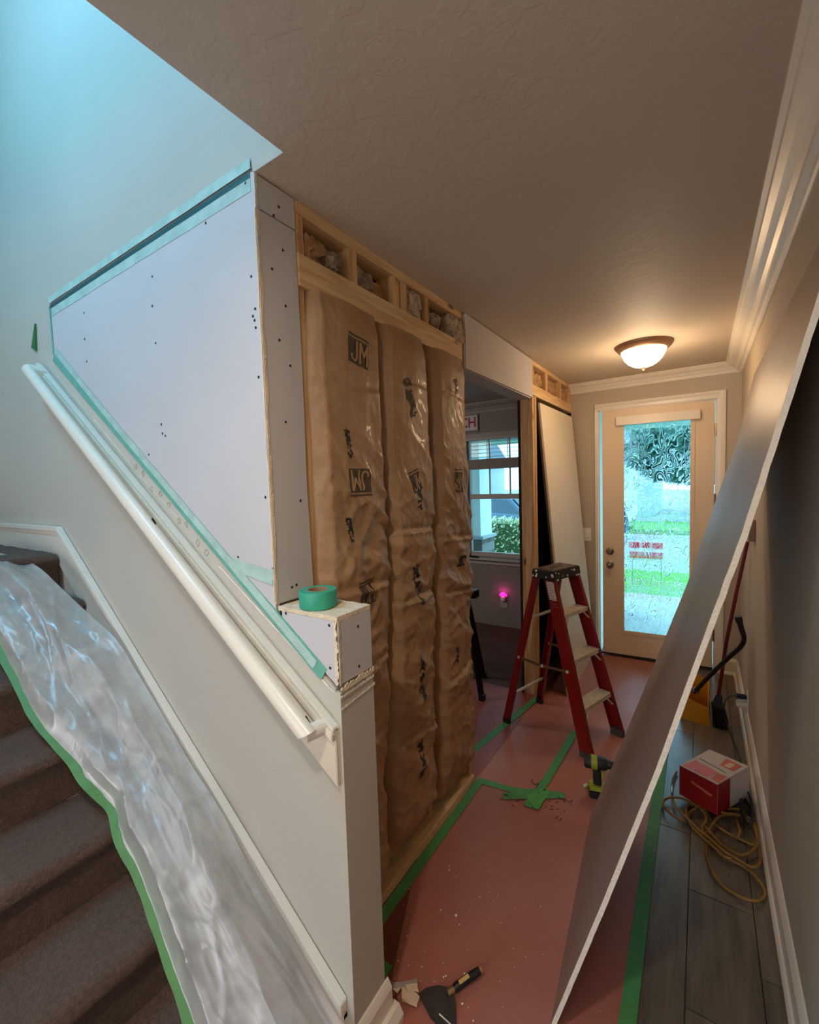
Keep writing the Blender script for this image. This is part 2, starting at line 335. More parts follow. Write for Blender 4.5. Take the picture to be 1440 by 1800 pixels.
# stringer skirt board and its cap (continues level along the landing)
kx, kz, ex, ez = -2.541, 1.455, -.800, .190
sl = (ez-kz)/(ex-kx)
sk = empty('stair_skirt', (-1.6, YP, .8), kind='structure')
MB().prism([(-3.44,1.3),(-2.60,1.3),(ex,-.03),(ex,ez-.02),(kx,kz-.02),(-3.44,kz-.02)], 1, YP-.013, YP+.002).build('skirt_board', m_trim, sk)
mb = MB()
mb.prism([(-3.44,kz-.024),(kx,kz-.024),(ex,ez-.024),(ex,ez+.010),(kx+.006,kz),(-3.44,kz)], 1, YP-.024, YP+.002)
mb.prism([(-3.44,kz-.040),(kx-.004,kz-.040),(ex,ez-.044),(ex,ez-.026),(kx,kz-.024),(-3.44,kz-.024)], 1, YP-.018, YP+.002)
mb.build('cap_moulding', m_trim, sk, bevel=.002)

# ---------------------------------------------------------------- new gypsum board on the stair wall
def screws(par, pts, nrm):
    me = None
    for p in pts:
        p = Vector(p)
        if me is None:
            mb = MB(); n = 8
            mb.v = [(0,0,0)]+[(.0042*math.cos(i*math.pi/4), 0, .0042*math.sin(i*math.pi/4)) for i in range(8)]
            mb.v = [(v[0], -.0012 if i == 0 else -.0005, v[2]) for i, v in enumerate(mb.v)]; mb.f = [(0, 1+(i+1)%8, 1+i) for i in range(8)]
            o = mb.build('screw', m_screw, None, fix=False); me = o.data
        else: o = bpy.data.objects.new('screw', me); COL.objects.link(o)
        o.matrix_world = Matrix.Translation(p) @ (Matrix.Rotation(math.pi/2, 4, 'Z') if nrm == 'x' else Matrix())
        o.parent = par; o.matrix_parent_inverse = par.matrix_world.inverted()
pan = empty('drywall_patch', (PX0, YP, 2.2), 'large pale blue-lit drywall board screwed to the wall above the handrail', 'drywall')
MB().prism([(PX0, CZ), (PX1, CZ), (PX1, pz(PX1)), (PX0, pz(PX0))], 1, YP, YP+.013).build('board', m_drywall, pan)
sp = [(148,550),(149,596),(153,635),(268,486),(268,538),(274,603),(284,746),(286,762),(291,766),(362,392),(343,373),(228,449),(432,322),(422,321),(442,486),(445,556),(448,563),(450,576),(449,543),(455,663),(262,799),(467,874),(480,999),(479,1016),(419,979),(445,1014),(505,1076)]
screws(pan, [P(a, b, 1, YP)-Vector((0,.0006,0)) for a, b in sp[:-1]], 'y')
# end board of the wall, facing the hall, in two pieces
e1 = empty('drywall_patch', (XW, .88, 2.4), 'small upper drywall piece at the wall end against the ceiling', 'drywall')
MB().box(XW-.012, XW, YP+.0135, .950, 2.364, CZ-.004).build('board', m_drywall, e1)
screws(e1, [P(a, b, 0, XW)+Vector((.0006,0,0)) for a, b in ((490,364),(481,379))], 'x')
e2 = empty('drywall_patch', (XW, .88, 1.27), 'tall narrow drywall strip with screws covering the wall end left of the insulation', 'drywall')
MB().prism([(YP+.0135,1.27),(.958,1.27),(.950,1.6),(.953,2.0),(.949,2.360),(YP+.0135,2.360)], 0, XW-.012, XW).build('board', m_drywall, e2)
screws(e2, [P(a, b, 0, XW)+Vector((.0006,0,0)) for a, b in ((497,440),(478,473),(502,538),(491,598),(510,643),(502,742),(528,880),(521,1028),(513,1032))], 'x')
# chipped gypsum edge running down the corner
rr = random.Random(3)
def ragged(p0, p1, wdt, ax, off, m, name, par, n=60, amp=.4, th=.0015):
    p0 = Vector(p0); p1 = Vector(p1); d = (p1-p0); side = Vector((0,0,0)); side[ax] = 1
    mb = MB(); v = []
    for i in range(n+1):
        t = i/n; q = p0+d*t; a = wdt*(1+amp*noise.noise(Vector((t*23, wdt*90, 1.3)))*2); b = wdt*.25*noise.noise(Vector((t*31, 4, wdt*50)))
        v += [q+side*b+off, q+side*(b+a)+off]
    nn = off.normalized()*th
    f = []
    for i in range(n): f.append((2*i, 2*i+1, 2*i+3, 2*i+2))
    k = len(v); v2 = v+[q+nn for q in v]; f2 = [tuple(j+k for j in q) for q in f]+[tuple(q[::-1]) for q in f]+[(2*i,2*i+2,2*i+2+k,2*i+k) for i in range(n)]+[(2*i+1,2*i+1+k,2*i+3+k,2*i+3) for i in range(n)]
    mb.add(v2, f2); return mb.build(name, m, par)
ragged((XW,YP,2.36), (XW,YP,CZ-.004), .007, 1, Vector((.0006,0,0)), m_paste, 'chipped_edge', e1, 12)
ragged((XW,YP,1.27), (XW,YP,2.36), .0085, 1, Vector((.0006,0,0)), m_gyp, 'chipped_edge', e2)
lab(ragged((XW-.004,YP,1.27), (XW-.004,YP,2.36), .0035, 0, Vector((0,-.0006,0)), m_gyp, 'chipped_edge', pan), 'cream gypsum edge')
# square box built of gypsum board at the foot of the wall end
BX1, BY1, BZ1 = -.775, .945, 1.267
bx = empty('drywall_box', (-.88, .88, 1.08), 'small square drywall-clad box end stepped out below the tall strip', 'drywall box')
bz = pz(-.80)
MB().prism([(-.985,BZ1-.012),(BX1-.013,BZ1-.012),(BX1-.013,1.085),(-.985,pz(-.985)+.0)], 1, YP, YP+.012).build('side_board', m_drywall, bx)
MB().box(BX1-.012, BX1, YP+.006, BY1, 1.088, BZ1-.012).build('end_board', m_drywall, bx)
mb = MB().grid(lambda a, b: (-1.0+a*(BX1+1.0), YP+b*(BY1-YP), BZ1-.0005+.0015*noise.noise(Vector((a*9,b*7,0)))), 14, 8, both=lambda p: p-Vector((0,0,.012))); lab(mb.build('top_board', m_gyp, bx), 'cream top with bare gypsum')
MB().box(-.985, BX1-.014, YP+.013, BY1-.002, 1.09, BZ1-.014).build('backing', m_pineX, bx)
ragged((BX1-.012,YP,1.085), (BX1-.012,YP,1.255), .010, 0, Vector((0,-.0008,0)), m_gyp, 'chipped_edge', bx, 24)
ragged((BX1,YP,1.085), (BX1,YP,1.255), .006, 1, Vector((.0008,0,0)), m_gyp, 'chipped_edge', bx, 24)
screws(bx, [P(a, b, 1, YP)-Vector((0,.0008,0)) for a, b in ((503,1078),(579,1099),(581,1174))], 'y')
screws(bx, [P(a, b, 0, BX1)+Vector((.0008,0,0)) for a, b in ((629,1101),(631,1171))], 'x')
# torn paint / compound ridge where the box meets the old wall end
ragged((-.7745,YP,1.068), (-.7745,.947,1.074), .012, 2, Vector((.0012,0,0)), m_gyp, 'torn_edge', bx, 30, .45, .003)
ragged((-.7745,YP,1.052), (-.7745,.947,1.058), .006, 2, Vector((.001,0,0)), m_paste, 'torn_edge', bx, 30, .5, .002)
ragged((-.7745,YP+.002,1.020), (-.7745,.95,1.034), .0045, 2, Vector((.0008,0,0)), m_paste, 'torn_edge', bx, 30, .5, .0015)

# ---------------------------------------------------------------- tape on the patch seams
def strip_on_y(pts, wdt, y, name, m, label, dx=.0, seg=24):
    mb = MB()
    for (a, b) in zip(pts, pts[1:]):
        a = Vector((a[0], y, a[1])); b = Vector((b[0], y, b[1])); d = (b-a).normalized(); nrm = Vector((-d.z, 0, d.x))
        def fn(s, t, a=a, b=b, nrm=nrm):
            q = a+(b-a)*s+nrm*(wdt*(t-.5)*(1+.10*noise.noise(Vector((s*9, a.x, t))))); q.y = y+.0006*noise.noise(Vector((s*30,t*3,1))); return q
        mb.grid(fn, seg, 2, both=lambda p: p+Vector((0,.0008,0)))
    o = mb.build(name, m); tag(o, label, 'tape', None); return o
strip_on_y([(PX0-.012, CZ+.027), (PX1-.012, CZ+.024)], .028, YP-.001, 'tape_strip', m_tapemesh, 'pale teal tape along the old wall above the long sloping seam')
strip_on_y([(PX0+.01, CZ-.026), (PX1-.014, CZ-.026)], .044, YP-.0012, 'tape_strip', m_tapemesh, 'pale teal tape along the top edge of the large drywall board')
strip_on_y([(PX0-.004, CZ-.006), (PX1-.014, CZ-.006)], .013, YP-.0022, 'tape_strip', mat('dark_teal_seam', (26,84,90), .6), 'thin dark teal strip for the shaded gap and tape fold along the top seam of the large board')  # shade of the open gap is put into the strip's colour
strip_on_y([(PX0-.002, CZ-.004), (PX0-.002, pz(PX0)+.0)], .016, YP-.0022, 'tape_strip', m_tapeteal, 'short upright teal tape at the left end of the drywall board')
strip_on_y([(PX0-.005, pz(PX0)-.012), (-.83, pz(-.83)-.012)], .042, YP-.0015, 'tape_strip', m_tapeteal, 'long diagonal teal tape under the large drywall board')
strip_on_y([(PX0+.02, pz(PX0)+.010), (-1.9, pz(-1.9)+.004), (-1.1, pz(-1.1)-.006), (-.86, pz(-.86)-.012)], .028, YP-.0028, 'tape_strip', m_tapemesh, 'narrow second layer of pale tape on the diagonal seam')
o = strip_on_y([(-1.20, 1.372), (-1.015, 1.345)], .040, YP-.0022, 'tape_strip', m_tapemesh, 'short level teal tape tab at the lower right corner of the drywall board', seg=8)
c = P(60, 598, 1, YP)
tag(MB().prism([(c.x-.035,c.z-.03),(c.x+.02,c.z-.055),(c.x+.035,c.z+.07)], 1, YP-.004, YP+.003).build('tape_scrap', mat('dark_green_tape', (40,112,60), .6)), 'small dark green triangular tape scrap on the wall above the handrail', 'tape')
# adhesive scars on the old strip between tape and rail board
rz = lambda X: 2.226+(X+2.614)*(.974-2.226)/(-.782+2.614)     # top edge line of the rail board
def scar(x0, x1, off0, off1, wd, m):
    return MB().grid(lambda s, t: ((x0+(x1-x0)*s), YP+.0025-.0012*t*(1-t)*4, (rz(x0+(x1-x0)*s)+off0+(off1-off0)*s)+wd*(t-.5)*(1+.9*noise.noise(Vector((s*17,x0*5,2))))), 40, 2)
scp = empty('glue_scars', (-1.5, YP, 1.6), 'wandering ridges of dried glue on the bare strip above the rail board', 'glue marks')
for a in [(-1.28,-.80,.045,.075,.006),(-1.26,-1.12,.050,.052,.003),(-2.1,-1.8,.035,.030,.004),(-1.75,-1.5,.03,.045,.003),(-2.45,-2.2,.032,.03,.003)]:
    scar(*a, m_paste).build('glue_ridge', m_paste, scp)
for k in range(9):
    x = -1.78+k*.055+.02*math.sin(k*3.1); c = Vector((x, YP+.0025, rz(x)+.045+.012*math.sin(k*2.3)))
    MB().tube([c+Vector(((.009+.005*math.sin(k*5+t))*math.cos(t*.7), 0, (.010+.004*math.sin(k*3+t*2))*math.sin(t*.7))) for t in range(9)], .0007, 5, True).build('glue_ring', mat('glue_shade', (168,158,144), .8) if k == 0 else bpy.data.materials['glue_shade'], scp)

# ---------------------------------------------------------------- handrail
hr = empty('handrail', (-1.7, .74, 1.55), 'white painted sloping handrail mounted on a worn backing board', 'handrail')
bx0, bx1 = -2.610, -.783
def sb(o0, o1, y0, y1, name, m):
    return MB().prism([(bx0, rz(bx0)+o0), (bx1, rz(bx1)+o0), (bx1, rz(bx1)+o1), (bx0, rz(bx0)+o1)], 1, y0, y1).build(name, m, hr, bevel=.002)
sb(-.158, 0, YP-.016, YP+.004, 'backing_board', m_railpaint)
sb(-.030, -.008, YP-.030, YP-.015, 'backing_bead', m_railpaint)
sb(-.006, .004, YP-.024, YP-.004, 'backing_edge', m_trim)
r0 = Vector((-2.565, .740, 2.178)); r1 = Vector((-.822, .740, .968)); dd = (r1-r0)
def rail_mat():
    m = mat('chipped_rail_paint', (238,228,212), .3, .03, 5, .05, 60); nt = m.node_tree; n = nt.nodes; L = nt.links.new; b = n['Principled BSDF']
    tc = n.new('ShaderNodeTexCoord'); mp = n.new('ShaderNodeMapping'); mp.inputs['Scale'].default_value = (5, 40, 9); mp.inputs['Rotation'].default_value = (0, .61, 0); L(tc.outputs['Object'], mp.inputs['Vector'])
    nz = n.new('ShaderNodeTexNoise'); nz.inputs['Scale'].default_value = 1.1; nz.inputs['Detail'].default_value = 4; L(mp.outputs['Vector'], nz.inputs['Vector'])
    rp = n.new('ShaderNodeValToRGB'); rp.color_ramp.elements[0].position = .70; rp.color_ramp.elements[1].position = .76; L(nz.outputs['Fac'], rp.inputs['Fac'])
    src = b.inputs['Base Color'].links[0].from_socket; mx = n.new('ShaderNodeMixRGB'); L(rp.outputs['Color'], mx.inputs['Fac']); L(src, mx.inputs['Color1']); mx.inputs['Color2'].default_value = lin((196,140,92))+(1,)
    L(mx.outputs['Color'], b.inputs['Base Color']); return m
# moulded rail: rounded section with a flat underside, slightly taller than wide
up = Vector((0,0,1)); side = dd.normalized().cross(up).normalized(); upn = side.cross(dd.normalized())
sec = []
for k in range(20):
    a = 2*math.pi*k/20; x = .021*math.cos(a); z = .027*math.sin(a)
    if z < -.012: z = -.012-(-z-.012)*.9; x *= .86
    sec.append((x, z))
mb = MB(); v = [r0+side*x+upn*z for x, z in sec]+[r1+side*x+upn*z+dd.normalized()*(-.012+z*.5) for x, z in sec]; n = 20
mb.add(v, [tuple(range(n)), tuple(range(n, 2*n))[::-1]]+[(i,(i+1)%n,n+(i+1)%n,n+i) for i in range(n)])
mb.build('rail', rail_mat(), hr, smooth=True)
lab(MB().tube([Vector((-.838,.74,.972)), Vector((-.826,.768,.975)), Vector((-.820,.80,.976))], .021, 16).build('rail_return', m_trim, hr, smooth=True), 'round white stub joining the rail end to the board')
MB().prism([(r0.x-.01,r0.z-.01),(r0.x+.045,r0.z-.045),(r0.x+.045,r0.z-.005),(r0.x-.01,r0.z+.03)], 1, .745, YP-.012).build('upper_return', m_railpaint, hr, bevel=.002)
for (a, b) in ((P(271,917,1,YP-.017), 0), (P(542,1268,1,YP-.017), 0)):
    lab(MB().prism([(a.x-.012,a.z+.008),(a.x+.008,a.z-.010),(a.x+.012,a.z-.006),(a.x-.008,a.z+.014)], 1, YP-.020, YP-.016).build('screw_slot', m_screw, hr), 'dark bracket slot')
# ================================================================ STUD WALL
XF, XB = XW, XW-.089
sw = empty('stud_wall', (XW, 1.5, 0), 'open pine framing holding the insulation between the wall end and the doorway', 'stud wall')
def pc(name, m, a, par=None, lb=None, bev=.002):
    o = MB().box(*a).build(name, m, par or sw, bevel=bev)
    if lb: lab(o, lb)
    return o
pc('bottom_plate', m_pineY, (XB, XF+.010, .957, 2.045, 0, .040))
pc('top_plate', m_pineY, (XB, XF, .952, 2.055, 2.418, CZ))
pc('header_beam', m_pineY, (XB, XF+.004, .953, 2.030, 2.206, 2.302))
for y0, y1, xx in ((.950,.982,.004),(1.325,1.352,.03),(1.672,1.700,.03),(2.018,2.045,.004)): pc('stud', m_pineZ, (XB, XF-xx*1.6, y0, y1, .040, 2.206))
for y0, y1 in ((.951,.985),(1.195,1.235),(1.452,1.492),(1.500,1.550),(1.690,1.720),(2.030,2.054)): pc('cripple_stud', m_pineZ, (XB, XF-.002, y0, y1, 2.302, 2.418))
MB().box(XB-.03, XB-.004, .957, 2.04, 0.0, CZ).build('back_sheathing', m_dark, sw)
# doorway header and the second stud bay
sw2 = empty('doorway_framing', (XW, 3.0, 0), 'pine post and cripple framing right of the doorway into the window room', 'door framing')
pc('post', m_pineZ, (XB, XF, 3.128, 3.170, 0, 2.205), sw2)
pc('post', m_pineZ, (XB+.01, XF+.004, 3.172, 3.212, 0, 2.205), sw2)
pc('header_beam', m_pineY, (XB, XF+.004, 3.10, YD, 2.208, 2.285), sw2)
pc('top_plate', m_pineY, (XB, XF, 2.06, YD, 2.425, CZ), sw2)
for y0, y1 in ((3.10,3.17),(3.46,3.52),(3.86,3.92),(4.19,4.25)): pc('cripple_stud', m_pineZ, (XB, XF, y0, y1, 2.285, 2.425), sw2)
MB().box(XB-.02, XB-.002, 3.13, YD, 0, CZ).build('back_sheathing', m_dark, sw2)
hd = empty('drywall_patch', (XW, 2.5, 2.3), 'long drywall header board over the doorway to the window room', 'drywall')
MB().prism([(2.052, 2.178), (3.105, 2.185), (3.10, 2.445), (2.058, CZ-.004)], 0, XW-.001, XW+.012).build('board', m_drywall, hd)
MB().box(XB-.01, XW-.002, 2.052, 3.10, 2.19, 2.40).build('header_core', m_pineY, hd)
MB().box(XB-.02, XW-.001, 2.06, 3.10, 2.178, 2.189).build('soffit_board', m_drywall, hd)
ragged((XW+.0125,2.055,2.180), (XW+.0125,2.055,CZ-.006), .006, 1, Vector((.0006,0,0)), m_paste, 'chipped_edge', hd, 24)

# ---------------------------------------------------------------- insulation batts with kraft facing
m_kraft = mat('kraft_paper_facing', (168,132,96), .48, .12, 5, .38, 38, detail=5, coat=.08)
m_ink = mat('faded_black_ink', (80,66,54), .7, .35, 70)
m_inkdk = mat('black_ink', (34,30,28), .6, .3, 60)
m_wool = mat('insulation_wool', (206,184,156), .95, .30, 24, 1.0, 90)
def ridge(p, s): return 1-abs(noise.noise(p*s))*2.2
def batt_fn(y0, y1, zb, zt, seed, taper):
    def F(a, b):          # a across 0..1, b from bottom 0..1
        z = zb+(zt-zb)*b
        ya = y0+taper(z)[0]; yb = y1+taper(z)[1]
        y = ya+(yb-ya)*a
        e = min(a, 1-a)
        bulge = .058*min(1, (e/.12))**.5 if e < .12 else .058
        bulge += .014*math.sin(math.pi*a)
        low = 1.0 if z < 1.45 else max(.22, 1-(z-1.45)*2.2)
        p = Vector((seed*7.3, y*1.0, z))
        q = Vector((seed*3.1, y*3.5+z*2.0, z*5.2+y*2.5))
        wr = .022*max(0, ridge(q, 1.0)-.25)*low
        q2 = Vector((seed*5.7+3, y*9-z*5.5, z*9+y*6)); wr += .012*max(0, ridge(q2, 1.0)-.35)*low
        q3 = Vector((seed, y*22+z*9, z*17)); wr += .005*max(0, ridge(q3, 1.0)-.2)*low
        wr += .005*noise.noise(Vector((seed+9, y*14, z*2.4)))
        for zc in (.62+.13*math.sin(seed*2.1), 1.02+.11*math.sin(seed*4.4), 1.36+.09*math.cos(seed*3.3), 1.88+.08*math.sin(seed*7)):       # creases across the facing
            dz = z-(zc+.05*math.sin(seed*5+zc*9)+.04*(a-.5)*math.sin(seed+zc*7)); wr += (.006*math.exp(-(dz/.008)**2)-.009*math.exp(-((dz-.020)/.012)**2))*(.4+.6*math.sin(math.pi*a))*(.4 if zc > 1.5 else 1)
        sag = -.016*math.exp(-((z-zt)/.05)**2)-.058*math.exp(-((z-zb)/.075)**2)
        f = min(1, e/.05)
        return Vector((XW-.030+bulge+sag+wr*f, y+.008*noise.noise(Vector((seed, z*3.3, a*2)))*1.0, z))
    return F
tp1 = lambda z: (.004*math.sin(z*3), -.072*max(0, min(1, (1.2-z)/.7)) + .015*math.exp(-((z-1.1)/.25)**2))
tp2 = lambda z: (-.045*max(0, min(1, (1.2-z)/.7)), -.034*max(0, min(1, (1.3-z)/.8))+.008*math.sin(z*5))
tp3 = lambda z: (-.02*max(0, min(1, (1.0-z)/.7))+.01*math.sin(z*4), .010*math.sin(z*6))
batts = []
specs = [(.976, 1.334, .06, 2.208, 1, tp1, 'widest kraft paper insulation batt, leftmost, next to the tall drywall strip'),
         (1.340, 1.668, .105, 2.207, 2, tp2, 'middle kraft paper insulation batt with a wrinkled lower half'),
         (1.700, 2.026, .095, 2.206, 3, tp3, 'right-hand kraft paper insulation batt beside the doorway')]
for (y0, y1, zb, zt, sd, tp, lb) in specs:
    F = batt_fn(y0, y1, zb, zt, sd, tp); batts.append((F, y0, y1, zb, zt, tp))
    e = empty('insulation_batt', (XW, (y0+y1)/2, zb), lb, 'insulation', 'kraft faced batts in the open stud wall')
    MB().grid(lambda a, b: F(a, b), 56, 330, both=lambda p: Vector((min(p.x-.004, XW-.05), p.y, p.z))).build('kraft_facing', m_kraft, e, smooth=True, fix=False)
    # stapling flanges turned out along both edges
    for s in (0, 1):
        def fl(a, b, s=s, F=F, zb=zb, zt=zt):
            q = F(0.0 if s == 0 else 1.0, b); dirn = -1 if s == 0 else 1
            return Vector((min(q.x, XW-.022)-.004+.006*noise.noise(Vector((b*14, s, sd))), q.y+dirn*(a*.007-.003), q.z))
        MB().grid(fl, 3, 120, both=lambda p: p-Vector((.0008,0,0))).build('stapling_flange', m_kraft, e, smooth=True, fix=False)
    batts[-1] += (e,)
def on_batt(i, y, z, lift):
    F, y0, y1, zb, zt, tp, e = batts[i]; a0, a1 = tp(z); a = (y-(y0+a0))/((y1+a1)-(y0+a0)); b = (z-zb)/(zt-zb)
    q = F(min(.98,max(.02,a)), min(1,max(0,b))); return Vector((q.x+lift, y, z))
def glyphs(txt, size):
    cu = bpy.data.curves.new('t', 'FONT'); cu.body = txt; cu.size = size; cu.align_x = 'CENTER'; cu.align_y = 'CENTER'; cu.offset = size*.022; cu.resolution_u = 3
    o = bpy.data.objects.new('t', cu); COL.objects.link(o); dg = bpy.context.evaluated_depsgraph_get(); me = bpy.data.meshes.new_from_object(o.evaluated_get(dg)); bpy.data.objects.remove(o)
    bm = bmesh.new(); bm.from_mesh(me); bmesh.ops.triangulate(bm, faces=bm.faces)
    for _ in range(2):
        es = [x for x in bm.edges if x.calc_length() > size*.12]
        if es: bmesh.ops.subdivide_edges(bm, edges=es, cuts=1)
        bmesh.ops.triangulate(bm, faces=bm.faces)
    v = [tuple(x.co) for x in bm.verts]; bm.verts.index_update(); f = [tuple(w.index for w in q.verts) for q in bm.faces]; bm.free(); bpy.data.meshes.remove(me); return v, f
def stamp(i, px, py, w, h, rot, kind, dark=False):
    c = P(px, py, 0, XW+.03); cr, sr = math.cos(rot), math.sin(rot); e = batts[i][-1]; ink = m_inkdk if dark else m_ink
    T = lambda x, y, lift: on_batt(i, c.y+x*cr-y*sr, c.z+x*sr+y*cr, lift)
    if kind == 'JM':         # dark block with the two letters left bare
        MB().grid(lambda a, b: T((a-.5)*w, (b-.5)*h, .0012), 24, 20).build('printed_block', ink, e, smooth=True, fix=False)
        lt_ = MB()
        for sx, st in ((.62,[(.08,.28),(.10,.10),(.20,.02),(.32,.06),(.38,.18),(.38,1.0)]),(1,[(.54,0),(.54,1.0),(.735,.38),(.93,1.0),(.93,0)])):
            for (xa, ya_), (xb_, yb_) in zip(st, st[1:]):
                L_ = math.hypot(xb_-xa, yb_-ya_); ux, uy = (xb_-xa)/L_, (yb_-ya_)/L_; hw = .052
                lt_.grid(lambda a, b: T((((xa-ux*.03+(xb_-xa+ux*.06)*a)-uy*hw*(2*b-1))-.49)*w*.90, (((ya_-uy*.03+(yb_-ya_+uy*.06)*a)+ux*hw*(2*b-1))-.5)*h*.80, .0034+.0003*(xa+xb_)), 8, 2)
        lt_.build('printed_letters', m_kraft, e, smooth=True, fix=False)
        MB().grid(lambda a, b: T((a-.5)*w, h*.62+(b-.5)*h*.07, .0014), 24, 1).build('printed_bar', ink, e, smooth=True, fix=False)
    else:                    # crumpled, unreadable part of the print
        mb = MB(); sd = px*.37; nu, nv = 14, max(14, int(14*h/w)); keep = []
        for j in range(nv):
            for k in range(nu):
                a, b = (k+.5)/nu, (j+.5)/nv
                m_ = noise.noise(Vector((a*3.1+sd, b*h/w*3.4, py*.1)))+.35*math.sin(b*h/.0105+3*a)*.6+.34-1.5*abs(a-.5)**2*2-.2*(abs(b-.5)*2)**6
                if m_ > .10: keep.append((k, j))
        idx = {}; vv = []
        def gi(k, j):
            if (k, j) not in idx: idx[(k, j)] = len(vv); vv.append(T((k/nu-.5+.03*noise.noise(Vector((k*.9,j*.9,sd))))*w, (j/nv-.5+.02*noise.noise(Vector((j*.9,k*.9,sd))))*h, .0016))
            return idx[(k, j)]
        ff = [(gi(k,j), gi(k+1,j), gi(k+1,j+1), gi(k,j+1)) for k, j in keep]
        o = mb.add(vv, ff).build('printed_smudge', ink, e, smooth=True, fix=False); o['kind'] = 'stuff'; return
        r2 = random.Random(px*py)
        for k in range(kind):
            x = (r2.random()-.5)*w; y = (r2.random()-.5)*h; ww = w*(.3+.45*r2.random()); hh = h*(.07+.15*r2.random()); an = r2.uniform(-.8, .8)
            mb.grid(lambda a, b: T(x+(a-.5)*ww*math.cos(an)-(b-.5)*hh*math.sin(an), y+(a-.5)*ww*math.sin(an)+(b-.5)*hh*math.cos(an), .0014+.0004*k/kind), 6, 3)
        mb.build('printed_smudge', ink, e, smooth=True, fix=False)
stamp(0, 625, 622, .110, .085, -.10, 'JM'); stamp(0, 625, 845, .105, .080, math.pi, 'JM'); stamp(0, 637, 1043, .095, .072, 0, 'JM')
stamp(0, 607, 778, .030, .10, .1, 9, True); stamp(0, 608, 930, .030, .085, .1, 9, True)
stamp(1, 716, 700, .06, .15, .3, 9); stamp(1, 724, 848, .075, .075, .3, 'JM'); stamp(1, 728, 868, .045, .13, .1, 12, True)
stamp(1, 727, 1012, .055, .10, 0, 14, True); stamp(1, 733, 1045, .04, .08, 0, 10); stamp(1, 733, 1185, .05, .16, 0, 18, True); stamp(1, 735, 1330, .05, .16, 0, 16, True); stamp(1, 739, 1215, .07, .03, 1.2, 5, True)
stamp(2, 800, 848, .075, .095, 0, 'JM'); stamp(2, 798, 680, .055, .07, .3, 8); stamp(2, 805, 985, .07, .05, 0, 8, True); stamp(2, 798, 1150, .05, .08, 0, 9)

# crumpled wool stuffed in the small bays under the ceiling
def wad(c, rx, ry, rz_, seed, m, label, group):
    bm = bmesh.new(); bmesh.ops.create_icosphere(bm, subdivisions=5, radius=1)
    for v in bm.verts:
        p = v.co.copy(); d = 1+.42*noise.noise(p*1.7+Vector((seed,0,0)))+.34*(ridge(p+Vector((seed*2,1,0)), 2.6)-.5)+.10*noise.noise(p*9)
        v.co = Vector((p.x*rx*d, max(-ry, min(ry, p.y*ry*d*1.5)), max(-rz_, min(rz_, p.z*rz_*d*1.5))))
    me = bpy.data.meshes.new('insulation_scrap'); bm.to_mesh(me); bm.free(); me.materials.append(m)
    for p in me.polygons: p.use_smooth = True
    o = bpy.data.objects.new('insulation_scrap', me); COL.objects.link(o); o.location = c; tag(o, label, 'insulation', group); return o
m_wool2 = mat('grey_wool', (160,142,124), .95, .45, 16, 1.0, 60); m_wool3 = mat('kraft_scrap', (184,146,106), .6, .3, 14, .8, 30)
G = 'insulation scraps stuffed above the beam'
wad((XW-.060,1.04,2.352), .045, .046, .044, 1, m_wool3, 'brown crumpled insulation scrap in the leftmost opening above the beam', G)
wad((XW-.045,1.135,2.345), .035, .038, .036, 2, m_wool2, 'pale-edged grey scrap, right half of the leftmost opening above the beam', G)
wad((XW-.055,1.29,2.345), .040, .048, .040, 5, m_wool2, 'dark grey scrap in the second opening above the beam', G)
wad((XW-.060,1.40,2.340), .030, .040, .036, 6, m_wool3, 'brown scrap beside the double cripple stud above the beam', G)
wad((XW-.030,1.615,2.36), .030, .055, .050, 7, m_wool, 'pale fluffy scrap in the narrow third opening above the beam', G)
wad((XW-.055,1.80,2.345), .040, .065, .042, 8, m_wool2, 'grey tangled scrap in the fourth opening above the beam', G)
wad((XW-.025,1.97,2.352), .040, .055, .060, 9, m_wool, 'pale wool scrap spilling out at the right end above the beam', G)
for k, (y, s, nm) in enumerate(((3.31,.13,'first'),(3.69,.15,'middle'),(4.05,.12,'last'))):
    wad((XW-.055,y,2.352), .035, s, .055, 11+k, m_wool3, nm+' brown insulation scrap in the framing right of the doorway header', 'insulation scraps right of the doorway header')
# ================================================================ FRONT DOOR
m_door = mat('cream_door_paint', (226,206,178), .42, .02, 3)
dr = empty('door_1', (.085, YD, 0), 'cream front door slightly ajar with a tall patterned glass pane', 'door', kind='structure')
mb = MB(); zs0, zs1 = .030, 2.188; xl, xr = -.735, .083; gx0, gx1, gz0, gz1 = -.582, -.060, .232, 2.082
for a in ((xl,gx0,zs0,zs1),(gx1,xr,zs0,zs1),(gx0,gx1,zs0,gz0),(gx0,gx1,gz1,zs1)): mb.box(a[0],a[1],YD,YD+.044,a[2],a[3])
mb.build('door_slab', m_door, dr, fix=False)
mb = MB()
for a in ((gx0-.012,gx0+.020,gz0-.012,gz1+.012),(gx1-.020,gx1+.012,gz0-.012,gz1+.012),(gx0+.02,gx1-.02,gz0-.012,gz0+.020),(gx0+.02,gx1-.02,gz1-.02,gz1+.012)): mb.box(a[0],a[1],YD-.010,YD+.0,a[2],a[3])
mb.build('glazing_bead', m_door, dr, bevel=.003)
MB().add([(gx0+.01,YD+.022,gz0+.01),(gx1-.01,YD+.022,gz0+.01),(gx1-.01,YD+.022,gz1-.01),(gx0+.01,YD+.022,gz1-.01)],[(0,1,2,3)]).build('glass_pane', m_patt, dr, fix=False)
lab(MB().prism([(YD-.056,2.045),(YD-.052,2.118),(YD-.006,2.122),(YD-.002,2.045)], 0, -.622, -.016).build('blind_headrail', m_trim, dr, bevel=.004), 'white blind headrail across the top of the glass')
m_knob = mat('satin_nickel', (150,138,118), .3, .05, 10, metal=1)
